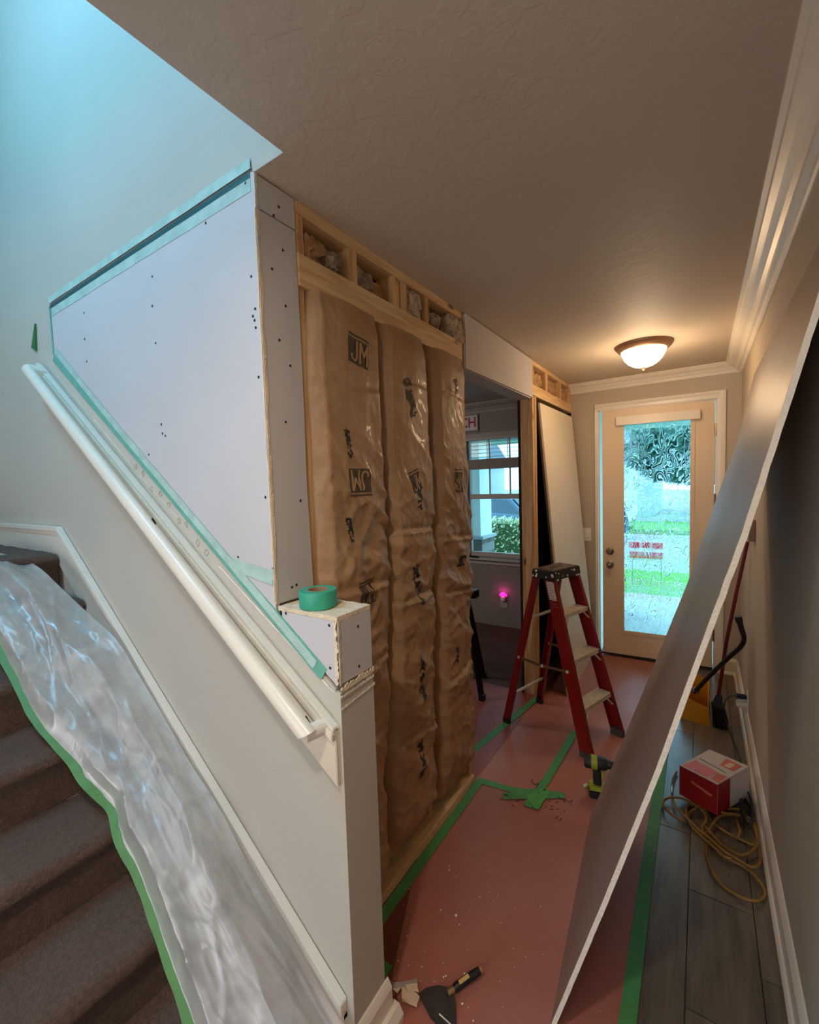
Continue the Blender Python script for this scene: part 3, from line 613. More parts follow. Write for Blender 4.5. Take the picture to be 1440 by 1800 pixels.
def roty(mb, c):      # lathe profiles built around z are turned to point at -Y
    mb.v = [(c[0]+v[0], c[1]-v[2], c[2]+v[1]) for v in mb.v]; return mb
roty(MB().lathe((0,0,0), [(.030,0),(.032,.006),(.014,.010),(.012,.030),(.024,.040),(.029,.052),(.026,.062),(.012,.068),(.001,.069)], 20), (-.676, YD, .834)).build('door_knob', m_knob, dr, smooth=True)
k = roty(MB().lathe((0,0,0), [(.032,0),(.033,.008),(.026,.016),(.001,.018)], 20), (-.676, YD, .953)).build('deadbolt', m_knob, dr, smooth=True)
MB().box(-.680, -.672, YD-.030, YD-.016, .938, .968).build('thumb_turn', m_knob, k, bevel=.002)
for z in (1.955, 1.40, .30):
    mb = MB().tube([(.090, YD-.008, z-.05), (.090, YD-.008, z+.05)], .007, 10); mb.box(.080,.098,YD-.004,YD+.003,z-.045,z+.045); mb.build('hinge', m_knob, dr)
MB().box(xl, xr, YD+.002, YD+.040, .012, .032).build('door_sweep', m_black, dr)
dr.rotation_euler = (0, 0, math.radians(4.0))
dj = empty('door_frame', (-.33, YD, 0), kind='structure')
mb = MB(); mb.box(DX0,DX0+.012,YD-.001,YD+.125,0,DZ); mb.build('jamb', m_trim, dj); MB().box(DX1-.012,DX1,YD-.001,YD+.125,0,DZ).build('jamb', m_trim, dj); MB().box(DX0,DX1,YD-.001,YD+.125,DZ-.012,DZ).build('jamb_head', m_trim, dj)
cp = lambda a, b: [(a, YD+.0), (a, YD-.014), ((a+b)/2, YD-.020), (b, YD-.011), (b, YD)]
MB().prism([(DX0-.028,YD),(DX0-.028,YD-.018),(DX0-.004,YD-.012),(DX0+.004,YD)], 2, 0, DZ-.003).build('casing', m_trim, dj)
MB().prism([(DX1-.005,YD),(DX1-.005,YD-.012),(DX1+.020,YD-.014),(DX1+.036,YD-.022),(DX1+.052,YD-.020),(DX1+.052,YD)], 2, .0, DZ+.05).build('casing', m_trim, dj)
MB().prism([(YD,DZ-.005),(YD-.012,DZ-.005),(YD-.014,DZ+.018),(YD-.022,DZ+.034),(YD-.020,DZ+.050),(YD,DZ+.050)], 0, DX0-.028, DX1+.006).build('casing', m_trim, dj)
MB().box(DX0, DX1, YD-.010, YD+.13, -.004, .012).build('threshold', mat('bronze_threshold', (70,54,42), .5), dj)
# ================================================================ WINDOW of the next room
wi = empty('window_1', (-1.73, FY, .765), kind='structure')
m_wfr = mat('window_vinyl', (196,190,184), .5, .02)
def wb(name, x0, x1, z0, z1, y0=FY+.03, y1=FY+.075, m=None): return MB().box(x0, x1, y0, y1, z0, z1).build(name, m or m_wfr, wi, bevel=.002)
wb('frame', WX0, WX0+.030, WZ0, WZ1); wb('frame', WX1-.03, WX1, WZ0, WZ1); wb('frame', WX0+.03, WX1-.03, WZ1-.025, WZ1); wb('frame', WX0+.03, WX1-.03, WZ0, WZ0+.050)
wb('meeting_rail', WX0+.03, WX1-.03, 1.412, 1.466, FY+.02)
for x in (-1.955, -1.720, -1.485): wb('muntin', x-.008, x+.008, 1.466, WZ1-.025, FY+.045, FY+.060, m_black if 0 else m_wfr)
def pane(x0, x1, z0, z1, y): MB().add([(x0,y,z0),(x1,y,z0),(x1,y,z1),(x0,y,z1)],[(0,1,2,3)]).build('pane', m_pane, wi, fix=False)
pane(WX0+.03, WX1-.03, WZ0+.05, 1.412, FY+.042)
xs = [WX0+.03, -1.955, -1.720, -1.485, WX1-.03]
for a, b in zip(xs, xs[1:]): pane(a, b, 1.466, WZ1-.025, FY+.052)
MB().prism([(FY-.045,WZ0-.012),(FY-.045,WZ0-.030),(FY-.012,WZ0-.034),(FY-.012,WZ0-.078),(FY+.0,WZ0-.078),(FY+.03,WZ0-.012)], 0, WX0-.03, WX1+.03).build('sill', m_wfr, wi)
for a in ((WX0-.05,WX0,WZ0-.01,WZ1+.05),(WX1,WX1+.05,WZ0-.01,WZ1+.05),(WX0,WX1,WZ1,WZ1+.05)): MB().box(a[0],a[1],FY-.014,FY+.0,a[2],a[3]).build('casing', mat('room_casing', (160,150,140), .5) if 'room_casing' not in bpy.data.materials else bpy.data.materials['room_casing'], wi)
bl = empty('window_blind', (-1.73, FY, 2.0), 'half-raised white slatted blind in the top of the window', 'blind')
m_slat = mat('blind_slat', (176,170,160), .5, .03)
for k in range(5):
    z = 2.045-k*.042
    MB().beam((WX0+.012, FY+.012, z), (WX1-.012, FY+.012, z), .034, .0022, (0,.02,1)).build('slat', m_slat, bl)
for x in (-1.955, -1.72, -1.485): MB().box(x-.004, x+.004, FY-.008, FY-.005, 1.85, 2.075).build('ladder_tape', m_slat, bl)
MB().box(WX0+.008, WX1-.008, FY-.016, FY+.026, 1.742, 1.852).build('slat_stack', mat('blind_stack', (140,132,122), .6, .04), bl, bevel=.004)
MB().box(WX0+.008, WX1-.008, FY-.020, FY+.028, 2.062, 2.084).build('headrail', m_slat, bl)
# lettered sign above the window
sg = empty('wall_sign', (-2.15, FY, 2.25), 'white sign with red letters CH above the window, cut off by the insulation', 'sign')
MB().box(-2.46, -2.050, FY-.016, FY-.001, 2.165, 2.350).build('frame', mat('grey_sign_frame', (150,130,124), .6), sg, bevel=.002)
MB().box(-2.45, -2.062, FY-.019, FY-.014, 2.177, 2.338).build('panel', mat('white_sign_panel', (222,210,206), .6), sg)
v, f = glyphs('CH', .155); xs = [q[0] for q in v]; mx = max(xs)
MB().add([(-2.078+(q[0]-mx)*.92, FY-.0200, 2.257+q[1]) for q in v], f).build('letters', mat('red_letter_paint', (150,28,40), .6), sg, fix=False)
# small things in the next room
tag(MB().prism([(-2.235,.757),(-2.075,.757),(-2.085,.772),(-2.12,.776),(-2.235,.772)], 1, FY-.040, FY-.005).build('remote_control', m_black, bevel=.002), 'dark remote lying on the window sill', 'remote')
nl = empty('night_light', (-1.797, FY, .34), 'small white plug-in night light glowing magenta on the wall below the window', 'night light')
MB().box(-1.840,-1.754,FY-.007,FY,.215,.335).build('outlet_plate', mat('dim_white_plate', (190,184,178), .5), nl, bevel=.003)
MB().box(-1.822,-1.772,FY-.035,FY-.006,.295,.352).build('plug_body', m_white, nl, bevel=.008)
pts = [(-1.797+.042*math.cos(a), .352+.040*math.sin(a)) for a in [math.pi*t/12 for t in range(13)]]
MB().prism(pts, 1, FY-.026, FY-.012).build('glowing_shade', mat('magenta_glow', (255,60,170), .4, emit=(255,40,160), estr=1.6), nl)
l = bpy.data.lights.new('magenta_bulb', 'POINT'); l.energy = .22; l.color = (1, .05, .42); l.shadow_soft_size = .01
lo = bpy.data.objects.new('magenta_bulb', l); COL.objects.link(lo); lo.location = (-1.797, FY-.045, .385); lo.parent = nl; lo.matrix_parent_inverse = nl.matrix_world.inverted()
# sawhorse
sh = empty('sawhorse', (-1.6, 3.0, 0), 'black folding sawhorse half hidden behind the insulation in the next room', 'sawhorse')
m_steel = mat('black_steel', (20,20,22), .35, .1, metal=.3)
for (f0, t0) in (((-1.327,2.867,0),(-1.50,2.985,.72)),((-1.474,3.218,0),(-1.53,3.06,.72)),((-2.25,2.86,0),(-2.10,2.985,.72)),((-2.28,3.22,0),(-2.12,3.06,.72))):
    lg = MB().beam(f0, t0, .034, .034, (0,1,0)).build('leg', m_steel, sh, bevel=.002)
    MB().beam(Vector(f0)+Vector((0,0,0)), Vector(f0)+Vector((0,0,.05)), .040, .040, (0,1,0)).build('rubber_foot', m_black, lg)
MB().beam((-1.42,3.02,.75), (-2.2,3.02,.75), .07, .06).build('top_beam', m_steel, sh, bevel=.003)
MB().beam((-1.40,2.93,.30), (-1.50,3.13,.30), .02, .02).build('brace', m_metal, sh)

# ================================================================ HALL THINGS
# flush mount lamp
cx, cy = -.322, 3.275
lm = empty('ceiling_lamp', (cx, cy, CZ), 'lit frosted dome ceiling lamp with a bronze rim near the front door', 'lamp')
m_bronze = mat('rubbed_bronze', (150,116,88), .45, .06, 8, metal=.5)
MB().lathe((cx,cy,0), [(.168,CZ),(.168,CZ-.010),(.160,CZ-.020),(.148,CZ-.034),(.138,CZ-.038),(.10,CZ-.038)], 40).build('rim', m_bronze, lm, smooth=True)
m_bowl = mat('frosted_bowl_glass', (255,246,230), .3, 0, emit=(255,226,184), estr=3.2)
MB().lathe((cx,cy,0), [(.002,CZ-.146),(.03,CZ-.143),(.060,CZ-.133),(.088,CZ-.116),(.110,CZ-.092),(.126,CZ-.062),(.134,CZ-.036)][::-1], 40).build('bowl', m_bowl, lm, smooth=True)
MB().lathe((cx,cy,0), [(.012,CZ-.144),(.013,CZ-.150),(.009,CZ-.158),(.004,CZ-.164),(.001,CZ-.165)], 14).build('finial', m_bronze, lm, smooth=True)
l = bpy.data.lights.new('lamp_bulb', 'POINT'); l.energy = 11; l.color = (1, .68, .40); l.shadow_soft_size = .09
lo = bpy.data.objects.new('lamp_bulb', l); COL.objects.link(lo); lo.location = (cx, cy, CZ-.27); lo.parent = lm; lo.matrix_parent_inverse = lm.matrix_world.inverted()

# leaning white slab in the second bay
m_panelw = mat('primed_panel', (234,222,198), .6, .02, 3)
lpn = empty('leaning_panel', (-.85, 3.7, 0), 'tall off-white panel leaning against the open framing left of the front door', 'panel')
ya, yb, zt = 3.235, 4.19, 2.165; xt = XW+.008; xb = -.815
def panq(off): return [Vector((xb+off,ya,0.003)), Vector((xb+off,yb,0.003)), Vector((xt+off,yb,zt)), Vector((xt+off,ya,zt))]
MB().hexa(panq(.0), panq(.014)).build('face_board', m_panelw, lpn); MB().hexa(panq(-.016), panq(-.0005)).build('back_board', mat('panel_back', (96,80,62), .8), lpn)

# switch plate, thermostat box, hall outlet
sp_ = empty('light_switch', (-.885, YD, 1.09), 'white double light switch plate beside the front door', 'light switch')
MB().box(-.945,-.840,YD-.006,YD,1.028,1.150).build('plate', m_white, sp_, bevel=.003)
for x in (-.916,-.870): MB().prism([(YD-.013,1.062),(YD-.006,1.058),(YD-.006,1.122),(YD-.008,1.118)], 0, x-.016, x+.016).build('rocker', m_white, sp_)
tag(MB().prism([(XR-.032,3.055),(XR-.030,3.16),(XR,3.165),(XR,3.05)], 2, 1.222, 1.345).build('door_chime', mat('beige_chime_box', (176,160,146), .6), bevel=.004), 'small beige box high on the right wall near the broom handle', 'chime box')
ou = empty('wall_outlet', (XR, 3.35, .19), 'white outlet low on the right wall with a plug and cord', 'outlet')
MB().box(XR-.006, XR, 3.30, 3.375, .135, .255).build('plate', m_white, ou, bevel=.002)
MB().tube([(XR-.003,3.345,.165),(XR-.060,3.345,.160)], .022, 14).build('adapter', m_white, ou, smooth=True)
pg = empty('power_plug', (XR-.03, 3.34, .2), 'dark blue plug and black cord in the outlet on the right wall', 'plug')
MB().beam((XR-.008,3.34,.215),(XR-.06,3.335,.212), .03, .026).build('plug_head', mat('blue_plug', (22,40,84), .5), pg, bevel=.004)
cpts = [Vector((.19,3.335,.212)),Vector((.16,3.33,.205)),Vector((.135,3.32,.17)),Vector((.128,3.30,.10)),Vector((.15,3.22,.04)),Vector((.175,3.10,.012)),Vector((.19,2.95,.010)),Vector((.195,2.75,.010)),Vector((.19,2.6,.012))]
def smooth_pts(c, n=8):
    o = []
    for i in range(len(c)-1):
        a = c[max(i-1,0)]; b = c[i]; d = c[i+1]; e = c[min(i+2,len(c)-1)]
        for k in range(n):
            t = k/n; o.append(.5*((2*b)+(-a+d)*t+(2*a-5*b+4*d-e)*t*t+(-a+3*b-3*d+e)*t**3))
    return o+[c[-1]]
MB().tube(smooth_pts(cpts), .0035, 8).build('cord', m_black, pg, smooth=True)

# ---------------------------------------------------------------- leaning drywall sheet
near = [(-.350,1.18,.001),(-.199,1.18,.486),(-.077,1.18,.893),(-.029,1.18,1.072),(.080,1.18,1.466),(.148,1.18,1.749),(.188,1.18,1.915),(.232,1.175,2.13)]
_off = Vector((-.008,0,.002))
far = [(-.42,2.10,.001),(-.339,2.189,.22),(-.196,2.354,.633),(-.045,2.532,1.074),(.056,2.675,1.43),(.158,2.81,1.767),(.232,2.952,2.118)]
near = [Vector(q)+(_off if q[2] > .01 else Vector((-.008,0,0))) for q in near]; far = [Vector(q)+(_off if q[2] > .01 else Vector((-.008,0,0))) for q in far]
def curve_at(c, t):
    z = c[0][2]+(c[-1][2]-c[0][2])*t
    for a, b in zip(c, c[1:]):
        if z <= b[2]+1e-6: u = (z-a[2])/(b[2]-a[2]); return Vector(a)*(1-u)+Vector(b)*u
    return Vector(c[-1])
ls = empty('drywall_sheet', (-.35, 1.6, 0), 'big grey-brown sheet of drywall leaning from the floor to the right wall', 'drywall sheet')
def shf(s, t): return curve_at(near, t)*(1-s)+curve_at(far, t)*s
nrm = Vector((.955,0,-.27))
m_back = mat('grey_board_back', (146,124,108), .42, .05, 3, .05, 200, detail=4)
MB().grid(lambda a, b: shf(a, b), 24, 60, both=lambda p: p+nrm*.007).build('paper_face', m_back, ls, smooth=False)
MB().grid(lambda a, b: shf(a, b)+nrm*.0075, 4, 30, both=lambda p: p+nrm*.0035).build('front_face', m_drywall, ls)
# exposed gypsum along the near edge
mb = MB(); v = []; n = 120
for i in range(n+1):
    t = i/n; q = curve_at(near, t); w_ = Vector((0, -.0012-.002*abs(noise.noise(Vector((t*40,0,0)))), 0)); j = .0012*noise.noise(Vector((t*60,3,0)))
    v += [q+w_+nrm*(-.0005+j), q+w_+nrm*(.0115+j), q+Vector((0,.004,0))+nrm*.0108, q+Vector((0,.004,0))+nrm*-.0002]
f = []
for i in range(n):
    for k in range(4): f.append((4*i+k, 4*i+(k+1)%4, 4*i+4+(k+1)%4, 4*i+4+k))
f += [(0,1,2,3),(4*n,4*n+3,4*n+2,4*n+1)]
lab(mb.add(v, f).build('gypsum_edge', mat('white_gypsum_edge', (226,216,200), .9, .06, 60, .4, 150), ls), 'pale gypsum edge')

# ---------------------------------------------------------------- stepladder
ld = empty('stepladder', (-.74, 2.77, 0), 'red fibreglass stepladder with a black top and aluminium steps', 'ladder')
A = Vector((.312,.950,0)); D = Vector((.950,-.312,0))
F1, F2, R1, R2 = Vector((-.535,2.55,0)), Vector((-.425,2.888,0)), Vector((-1.062,2.672,0)), Vector((-.957,3.040,0))
F1t, F2t, R1t, R2t = Vector((-.792,2.752,1.00)), Vector((-.712,2.995,1.00)), Vector((-.880,2.762,.985)), Vector((-.800,3.005,.985))
def bar(p0, p1, wa, wd, oa=0, od=0):
    q = lambda p: [p+A*(oa-wa/2)+D*(od-wd/2), p+A*(oa+wa/2)+D*(od-wd/2), p+A*(oa+wa/2)+D*(od+wd/2), p+A*(oa-wa/2)+D*(od+wd/2)]
    return q(Vector(p0)), q(Vector(p1))
def channel(p0, p1, out, wd, wa):
    mb = MB(); mb.hexa(*bar(p0, p1, .004, wd, out*wa/2)); mb.hexa(*bar(p0, p1, wa, .005, 0, wd/2)); mb.hexa(*bar(p0, p1, wa, .005, 0, -wd/2)); return mb
rails = []
for p0, p1, o in ((F1,F1t,-1),(F2,F2t,1)): rails.append(channel(p0+Vector((0,0,.03)), p1, o, .072, .026).build('front_rail', m_red, ld))
for p0, p1, o in ((R1,R1t,-1),(R2,R2t,1)): channel(p0+Vector((0,0,.03)), p1, o, .040, .024).build('rear_rail', m_red, ld)
for p, dx in ((F1,.08),(F2,.08),(R1,.046),(R2,.046)):
    lab(MB().hexa(*bar(p, p+Vector((0,0,.045)), .032, dx)).build('foot', m_black if dx < .06 else mat('grey_foot_pad', (70,62,60), .6) if 'grey_foot_pad' not in bpy.data.materials else bpy.data.materials['grey_foot_pad'], ld, bevel=.003), 'rubber foot')
def at(p0, p1, z): return p0+(p1-p0)*((z-p0.z)/(p1.z-p0.z))
for k, z in enumerate((.262,.520,.775)):
    a, b = at(F1,F1t,z), at(F2,F2t,z); ww = .082
    mb = MB(); e = A*.006
    mb.hexa(*[[q+Vector((0,0,h)) for q in (a-D*ww/2+e, b-D*ww/2-e, b+D*ww/2-e, a+D*ww/2+e)] for h in (-.004, 0)])
    for s in (-1, 1): mb.hexa(*[[q+Vector((0,0,h)) for q in (a+D*(s*ww/2-.003)+e, b+D*(s*ww/2-.003)-e, b+D*(s*ww/2+.003)-e, a+D*(s*ww/2+.003)+e)] for h in (-.026, .001)])
    for r in range(7):
        o = -ww/2+.01+r*(ww-.02)/6; mb.hexa(*[[q+Vector((0,0,h)) for q in (a+D*(o-.0015)+e, b+D*(o-.0015)-e, b+D*(o+.0015)-e, a+D*(o+.0015)+e)] for h in (0, .002)])
    sp2 = mb.build('step', m_alu, ld)
    for s, p in ((1,a),(-1,b)):
        MB().beam(p+A*s*.010+D*.03+Vector((0,0,-.012)), at(F1,F1t,z-.075)+A*.012+D*.03 if s == 1 else at(F2,F2t,z-.075)-A*.012+D*.03, .018, .003, (1,0,0)).build('step_brace', m_alu, sp2) if 0 else None
        q = at(F1,F1t,z-.07) if s == 1 else at(F2,F2t,z-.07)
        MB().beam(p+A*s*.060+D*.034+Vector((0,0,-.014)), q+A*s*.012+D*.034, .003, .014, D).build('step_brace', m_alu, sp2)
for z in (.19, .70):
    a, b = at(R1,R1t,z), at(R2,R2t,z)
    MB().beam(a-A*.01-D*.012, b+A*.01-D*.012, .020, .012).build('rear_brace', m_alu, ld, bevel=.001)
0 and MB().beam(at(R1,R1t,.20)+A*.02, at(R2,R2t,.12)+A*.0, .004, .012, D).build('rear_strut', m_alu, ld)
for (f0, f1, r_0, r_1, s) in ((F1,F1t,R1,R1t,-1),(F2,F2t,R2,R2t,1)):
    a, b = at(f0,f1,.455)+A*s*.017, at(r_0,r_1,.455)+A*s*.014; mid = (a+b)/2+Vector((0,0,-.012))
    sprd = MB().beam(a, mid, .004, .016).build('spreader', mat('dull_spreader', (110,88,62), .5, .2, 30, metal=.4) if 'dull_spreader' not in bpy.data.materials else bpy.data.materials['dull_spreader'], ld)
    MB().beam(mid, b, .004, .016).build('spreader', bpy.data.materials['dull_spreader'], ld)
    for q in (a, mid, b): MB().tube([q-A*s*.006, q+A*s*.006], .010, 10).build('rivet', m_alu, sprd)
# cap: hollow moulded top with tool slots
cc = Vector((-.782,2.862,1.0)); ca, cdh = .147, .080
def capq(ea, ed, z): return [cc+A*(sa*ea)+D*(sd*ed)+Vector((0,0,z)) for sa, sd in ((-1,-1),(1,-1),(1,1),(-1,1))]
m_cap = mat('black_spattered_cap', (30,27,26), .45, .25, 30, .1, 70); m_capt = mat('worn_cap_top', (92,74,60), .5, .35, 24, .1, 60)
cap_ = MB().hexa(capq(ca+.004,cdh+.006,-.022), capq(ca,cdh,.036)).build('cap', m_cap, ld, bevel=.006)
lab(MB().hexa(capq(ca-.010,cdh-.010,.036), capq(ca-.012,cdh-.012,.0385)).build('cap_top', m_capt, cap_, bevel=.001), 'scuffed brown top tray')
for oa, od, r in ((-.10,.035,.014),(.10,-.035,.014),(-.10,-.04,.010),(.09,.04,.012)):
    c = cc+A*oa+D*od+Vector((0,0,.0375)); MB().tube([c, c+Vector((0,0,.0022))], r, 14).build('tool_hole', m_screw, cap_)
MB().hexa(*[[cc+A*a_+D*d_+Vector((0,0,h)) for a_, d_ in ((-.055,-.012),(.055,-.012),(.055,.012),(-.055,.012))] for h in (.0375,.040)]).build('tool_tray', m_screw, cap_)
rr = random.Random(5); mb = MB()
for k in range(16):
    s = rr.random(); c = cc+A*(-ca-.0035)+D*rr.uniform(-cdh,cdh)+Vector((0,0,rr.uniform(-.02,.028))) if s < .6 else cc+D*(cdh+.0035)+A*rr.uniform(-ca,ca)+Vector((0,0,rr.uniform(-.02,.028)))
    ax_ = A if s < .6 else D; mb.tube([c-ax_*.003, c+ax_*.003], rr.uniform(.003,.008), 7)
lab(mb.build('paint_splatter', m_paste, cap_), 'white paint spots')
# stickers on the near front rail
def sticker(z0, z1, w, m, lb, name='sticker', od=0):
    a, b = at(F1,F1t,z0), at(F1,F1t,z1); mb = MB(); mb.hexa(*[[q-A*(.0155)+D*(od-w/2), q-A*(.0145)+D*(od-w/2), q-A*(.0145)+D*(od+w/2), q-A*.0155+D*(od+w/2)] for q in (a, b)]); return lab(mb.build(name, m, ld), lb)
s1 = sticker(.800,.965,.052, mat('pale_label', (190,176,168), .6, .1, 60), 'pale instruction label')
for k in range(9):
    z = .945-k*.016; a = at(F1,F1t,z); MB().beam(a-A*.016-D*.018, a-A*.016+D*(.004+.012*(k%3)), .0006, .003).build('print_line', mat('label_ink', (110,96,96), .7) if 'label_ink' not in bpy.data.materials else bpy.data.materials['label_ink'], s1)
sticker(.430,.490,.050, mat('green_label', (40,70,58), .6, .3, 50), 'dark green label'); sticker(.330,.425,.022, m_screw, 'black label', od=-.014); sticker(.300,.425,.024, mat('cream_label', (190,176,150), .6, .15, 50), 'cream label', od=.012)
sticker(.08,.215,.026, mat('dark_logo', (50,16,18), .5), 'dark oval-framed lettering band'); sticker(.09,.205,.010, mat('logo_outline', (176,150,140), .6, .4, 90), 'pale lettering streak')
# ---------------------------------------------------------------- red rosin paper and floor tape
def sheet(fx, name, m, label, cat, z0=.001, seed=1, nx=50, ny=160, amp=.0035):
    def fn(a, b):
        x, y = fx(a, b); edge = min(1, min(a,1-a,b,1-b)*14)
        h = abs(noise.noise(Vector((x*2.3+seed, y*1.7, 0))))*amp*1.6+max(0, ridge(Vector((x*3.1+y*1.3, y*2.1-x, seed)), 1)-.55)*amp*1.3
        return (x, y, z0+h*edge)
    o = MB().grid(fn, nx, ny).build(name, m, smooth=True); tag(o, label, cat); return o
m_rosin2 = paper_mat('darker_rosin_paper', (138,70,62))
sheet(lambda a, b: (-1.03+a*(.858), -.3+b*4.52), 'floor_paper', m_rosin, 'wide reddish-brown protective paper covering the hall floor up to the front door', 'floor paper', .0022, 1)
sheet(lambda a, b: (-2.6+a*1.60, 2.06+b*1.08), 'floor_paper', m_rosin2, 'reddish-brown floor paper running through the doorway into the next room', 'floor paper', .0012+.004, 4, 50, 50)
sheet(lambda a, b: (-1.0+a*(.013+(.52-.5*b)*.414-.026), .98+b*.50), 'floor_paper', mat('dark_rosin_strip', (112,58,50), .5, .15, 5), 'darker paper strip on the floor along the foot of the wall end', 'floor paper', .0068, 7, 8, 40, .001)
def ftape(pts, w, label, z=.0085, m=None, seed=0):
    mb = MB(); pts = [Vector((p[0], p[1], 0)) for p in pts]; L = [0]
    for a, b in zip(pts, pts[1:]): L.append(L[-1]+(b-a).length)
    n = max(6, int(L[-1]/.03)); v = []
    for i in range(n+1):
        s = L[-1]*i/n; k = max(j for j in range(len(L)-1) if L[j] <= s+1e-9); t = (s-L[k])/(L[k+1]-L[k]); p = pts[k]*(1-t)+pts[k+1]*t
        d = (pts[k+1]-pts[k]).normalized(); q = Vector((-d.y, d.x, 0)); h = z+.0008*noise.noise(Vector((s*12,seed,0))); ww = w*(1+.06*noise.noise(Vector((s*20,seed,5))))
        v += [p+q*ww/2+Vector((0,0,h)), p-q*ww/2+Vector((0,0,h)), p-q*ww/2+Vector((0,0,h-.0012)), p+q*ww/2+Vector((0,0,h-.0012))]
    f = [(4*i+k, 4*i+(k+1)%4, 4*i+4+(k+1)%4, 4*i+4+k) for i in range(n) for k in range(4)]+[(0,1,2,3),(4*n+3,4*n+2,4*n+1,4*n)]
    o = mb.add(v, f).build('floor_tape', m or m_tape); tag(o, label, 'tape'); return o
ftape([(-.972,.98),(-.975,2.05)], .042, 'green tape on the floor along the bottom plate of the insulated wall')
ftape([(-.86,.90),(-.86,1.07)], .04, 'short dark green tape at the foot of the painted wall end', z=.0095)
ftape([(-.99,2.055),(-.80,2.075),(-.59,2.165)], .042, 'green tape crossing the paper from the insulation corner to the tape patch')
ftape([(-.70,2.00),(-.69,2.09),(-.675,2.25),(-.655,2.78)], .042, 'long green tape from the tape patch towards the ladder', z=.0105)
ftape([tuple(P(884,1403,2,0))[:2],tuple(P(992,1401,2,0))[:2]], .045, 'short green tape laid across the tape patch', z=.012)
ftape([(-1.135,2.20),(-1.06,2.66),(-.985,3.14)], .045, 'green tape running under the ladder along the doorway line')
ftape([(-.165,.85),(-.172,1.8),(-.172,3.1)], .046, 'long green tape between the brown paper and the grey floor tiles')
pt = mat('tape_patch', (80,160,80), .6, .1, 40)
tag(MB().prism([tuple(P(a,b,2,0))[:2] for a,b in ((925,1404),(938,1424),(948,1427),(956,1412),(968,1398),(962,1388),(946,1394))][::-1], 2, .0105, .0135).build('floor_tape', pt), 'torn green tape patch where the floor strips meet', 'tape')
rr = random.Random(12)
db = MB()
for k in range(26):
    a = P(*rr.choice([(905,1412),(940,1430),(955,1395),(975,1430),(965,1385),(990,1418),(880,1400),(940,1380)]), 2, 0)+Vector((rr.uniform(-.04,.04), rr.uniform(-.05,.05), .0125)); an = rr.uniform(0, 3.1); L_ = rr.uniform(.008,.03)
    db.tube([a, a+Vector((L_*.5*math.cos(an), L_*.5*math.sin(an), .003)), a+Vector((L_*math.cos(an+.5), L_*math.sin(an+.5), 0))], .0016, 5)
tag(db.build('debris_crumbs', m_screw), 'scattered black shavings around the tape patch', 'debris', kind='stuff')
db = MB()
for (px, py, s) in [(802,1610,.006),(808,1626,.003),(716,1646,.003),(716,1615,.003),(742,1700,.003),(817,1712,.004),(813,1765,.004),(775,1600,.003),(790,1524,.003),(790,1530,.004),(700,1690,.003),(718,1697,.002),(832,1795,.003),(780,1718,.003),(784,1716,.003)]+[(rr.uniform(690,960), rr.uniform(1480,1790), rr.uniform(.0012,.0022)) for _ in range(40)]:
    c = P(px, py, 2, .009); db.tube([c-Vector((s*.6,0,0)), c+Vector((s*.6,s*.3,s*.5))], s*.7, 6)
tag(db.build('drywall_crumbs', m_paste), 'white drywall crumbs scattered over the brown floor paper', 'debris', kind='stuff')

# ---------------------------------------------------------------- tape roll on the box
tr = empty('tape_roll', (-.895, .864, BZ1), 'roll of teal painter tape lying on the drywall box', 'tape roll')
R_ = .052
MB().lathe((-.895,.864,BZ1+.001), [(.030,0),(R_,0),(R_+.0008,.002),(R_+.0008,.045),(R_,.047),(.030,.047),(.030,0)], 48).build('tape', mat('teal_tape_roll', (54,164,134), .5, .05, 40, .1, 200), tr, smooth=True)
lab(MB().lathe((-.895,.864,BZ1+.001), [(.0295,.0),(.0295,.0475),(.0265,.0475),(.0265,.0),(.0295,.0)], 40).build('core', mat('cardboard_core', (168,140,106), .8), tr, smooth=True), 'cardboard core')

# ---------------------------------------------------------------- plastic film over the edge of the stairs
def march(px, py):
    d = (CF*FPX+CR*(px-720)-CU*(py-900)); d.normalize(); t = .3
    while t < 6:
        q = CP+d*t
        if q.z <= stair_z(q.x): return q
        t += .004
    return q
tpx = [(-60,1015),(-30,1090),(0,1148),(25,1192),(60,1262),(95,1305),(125,1340),(150,1378),(172,1400),(196,1425),(203,1455),(212,1485),(232,1520),(250,1560),(268,1610),(284,1655),(297,1695),(312,1735),(325,1775),(335,1815),(350,1880)]
upx = [(-60,968,.62),(-20,970,.64),(10,974,.66),(40,982,.68),(72,1000,.70),(104,1030,.72),(155,1078,.745),(205,1125,.765),(240,1180,.775),(275,1238,.78),(308,1295,.78),(340,1350,.78),(374,1402,.78),(404,1455,.78),(438,1525,.78),(470,1590,.78),(508,1660,.78),(550,1735,.78),(596,1815,.78),(650,1900,.78)]
def on_slope(px, py, off=.012):
    d = CF*FPX+CR*(px-720)-CU*(py-900); k = 1.325+off-.727*2.54
    t = (k-CP.z-.727*CP.x)/(d.z+.727*d.x); return CP+d*t
low = [on_slope(a, b) for a, b in tpx]; upc = [P(a, b, 1, y) for a, b, y in upx]
def resample(c, n):
    L = [0]
    for a, b in zip(c, c[1:]): L.append(L[-1]+(b-a).length)
    o = []
    for i in range(n+1):
        s = L[-1]*i/n; k = min(len(L)-2, max(j for j in range(len(L)) if L[j] <= s+1e-9)); t = (s-L[k])/max(1e-9, L[k+1]-L[k]); o.append(c[k].lerp(c[k+1], min(1,t)))
    return o
NU, NV = 64, 260
lo_ = resample(smooth_pts(low, 4), NV); hi_ = resample(smooth_pts(upc, 4), NV)
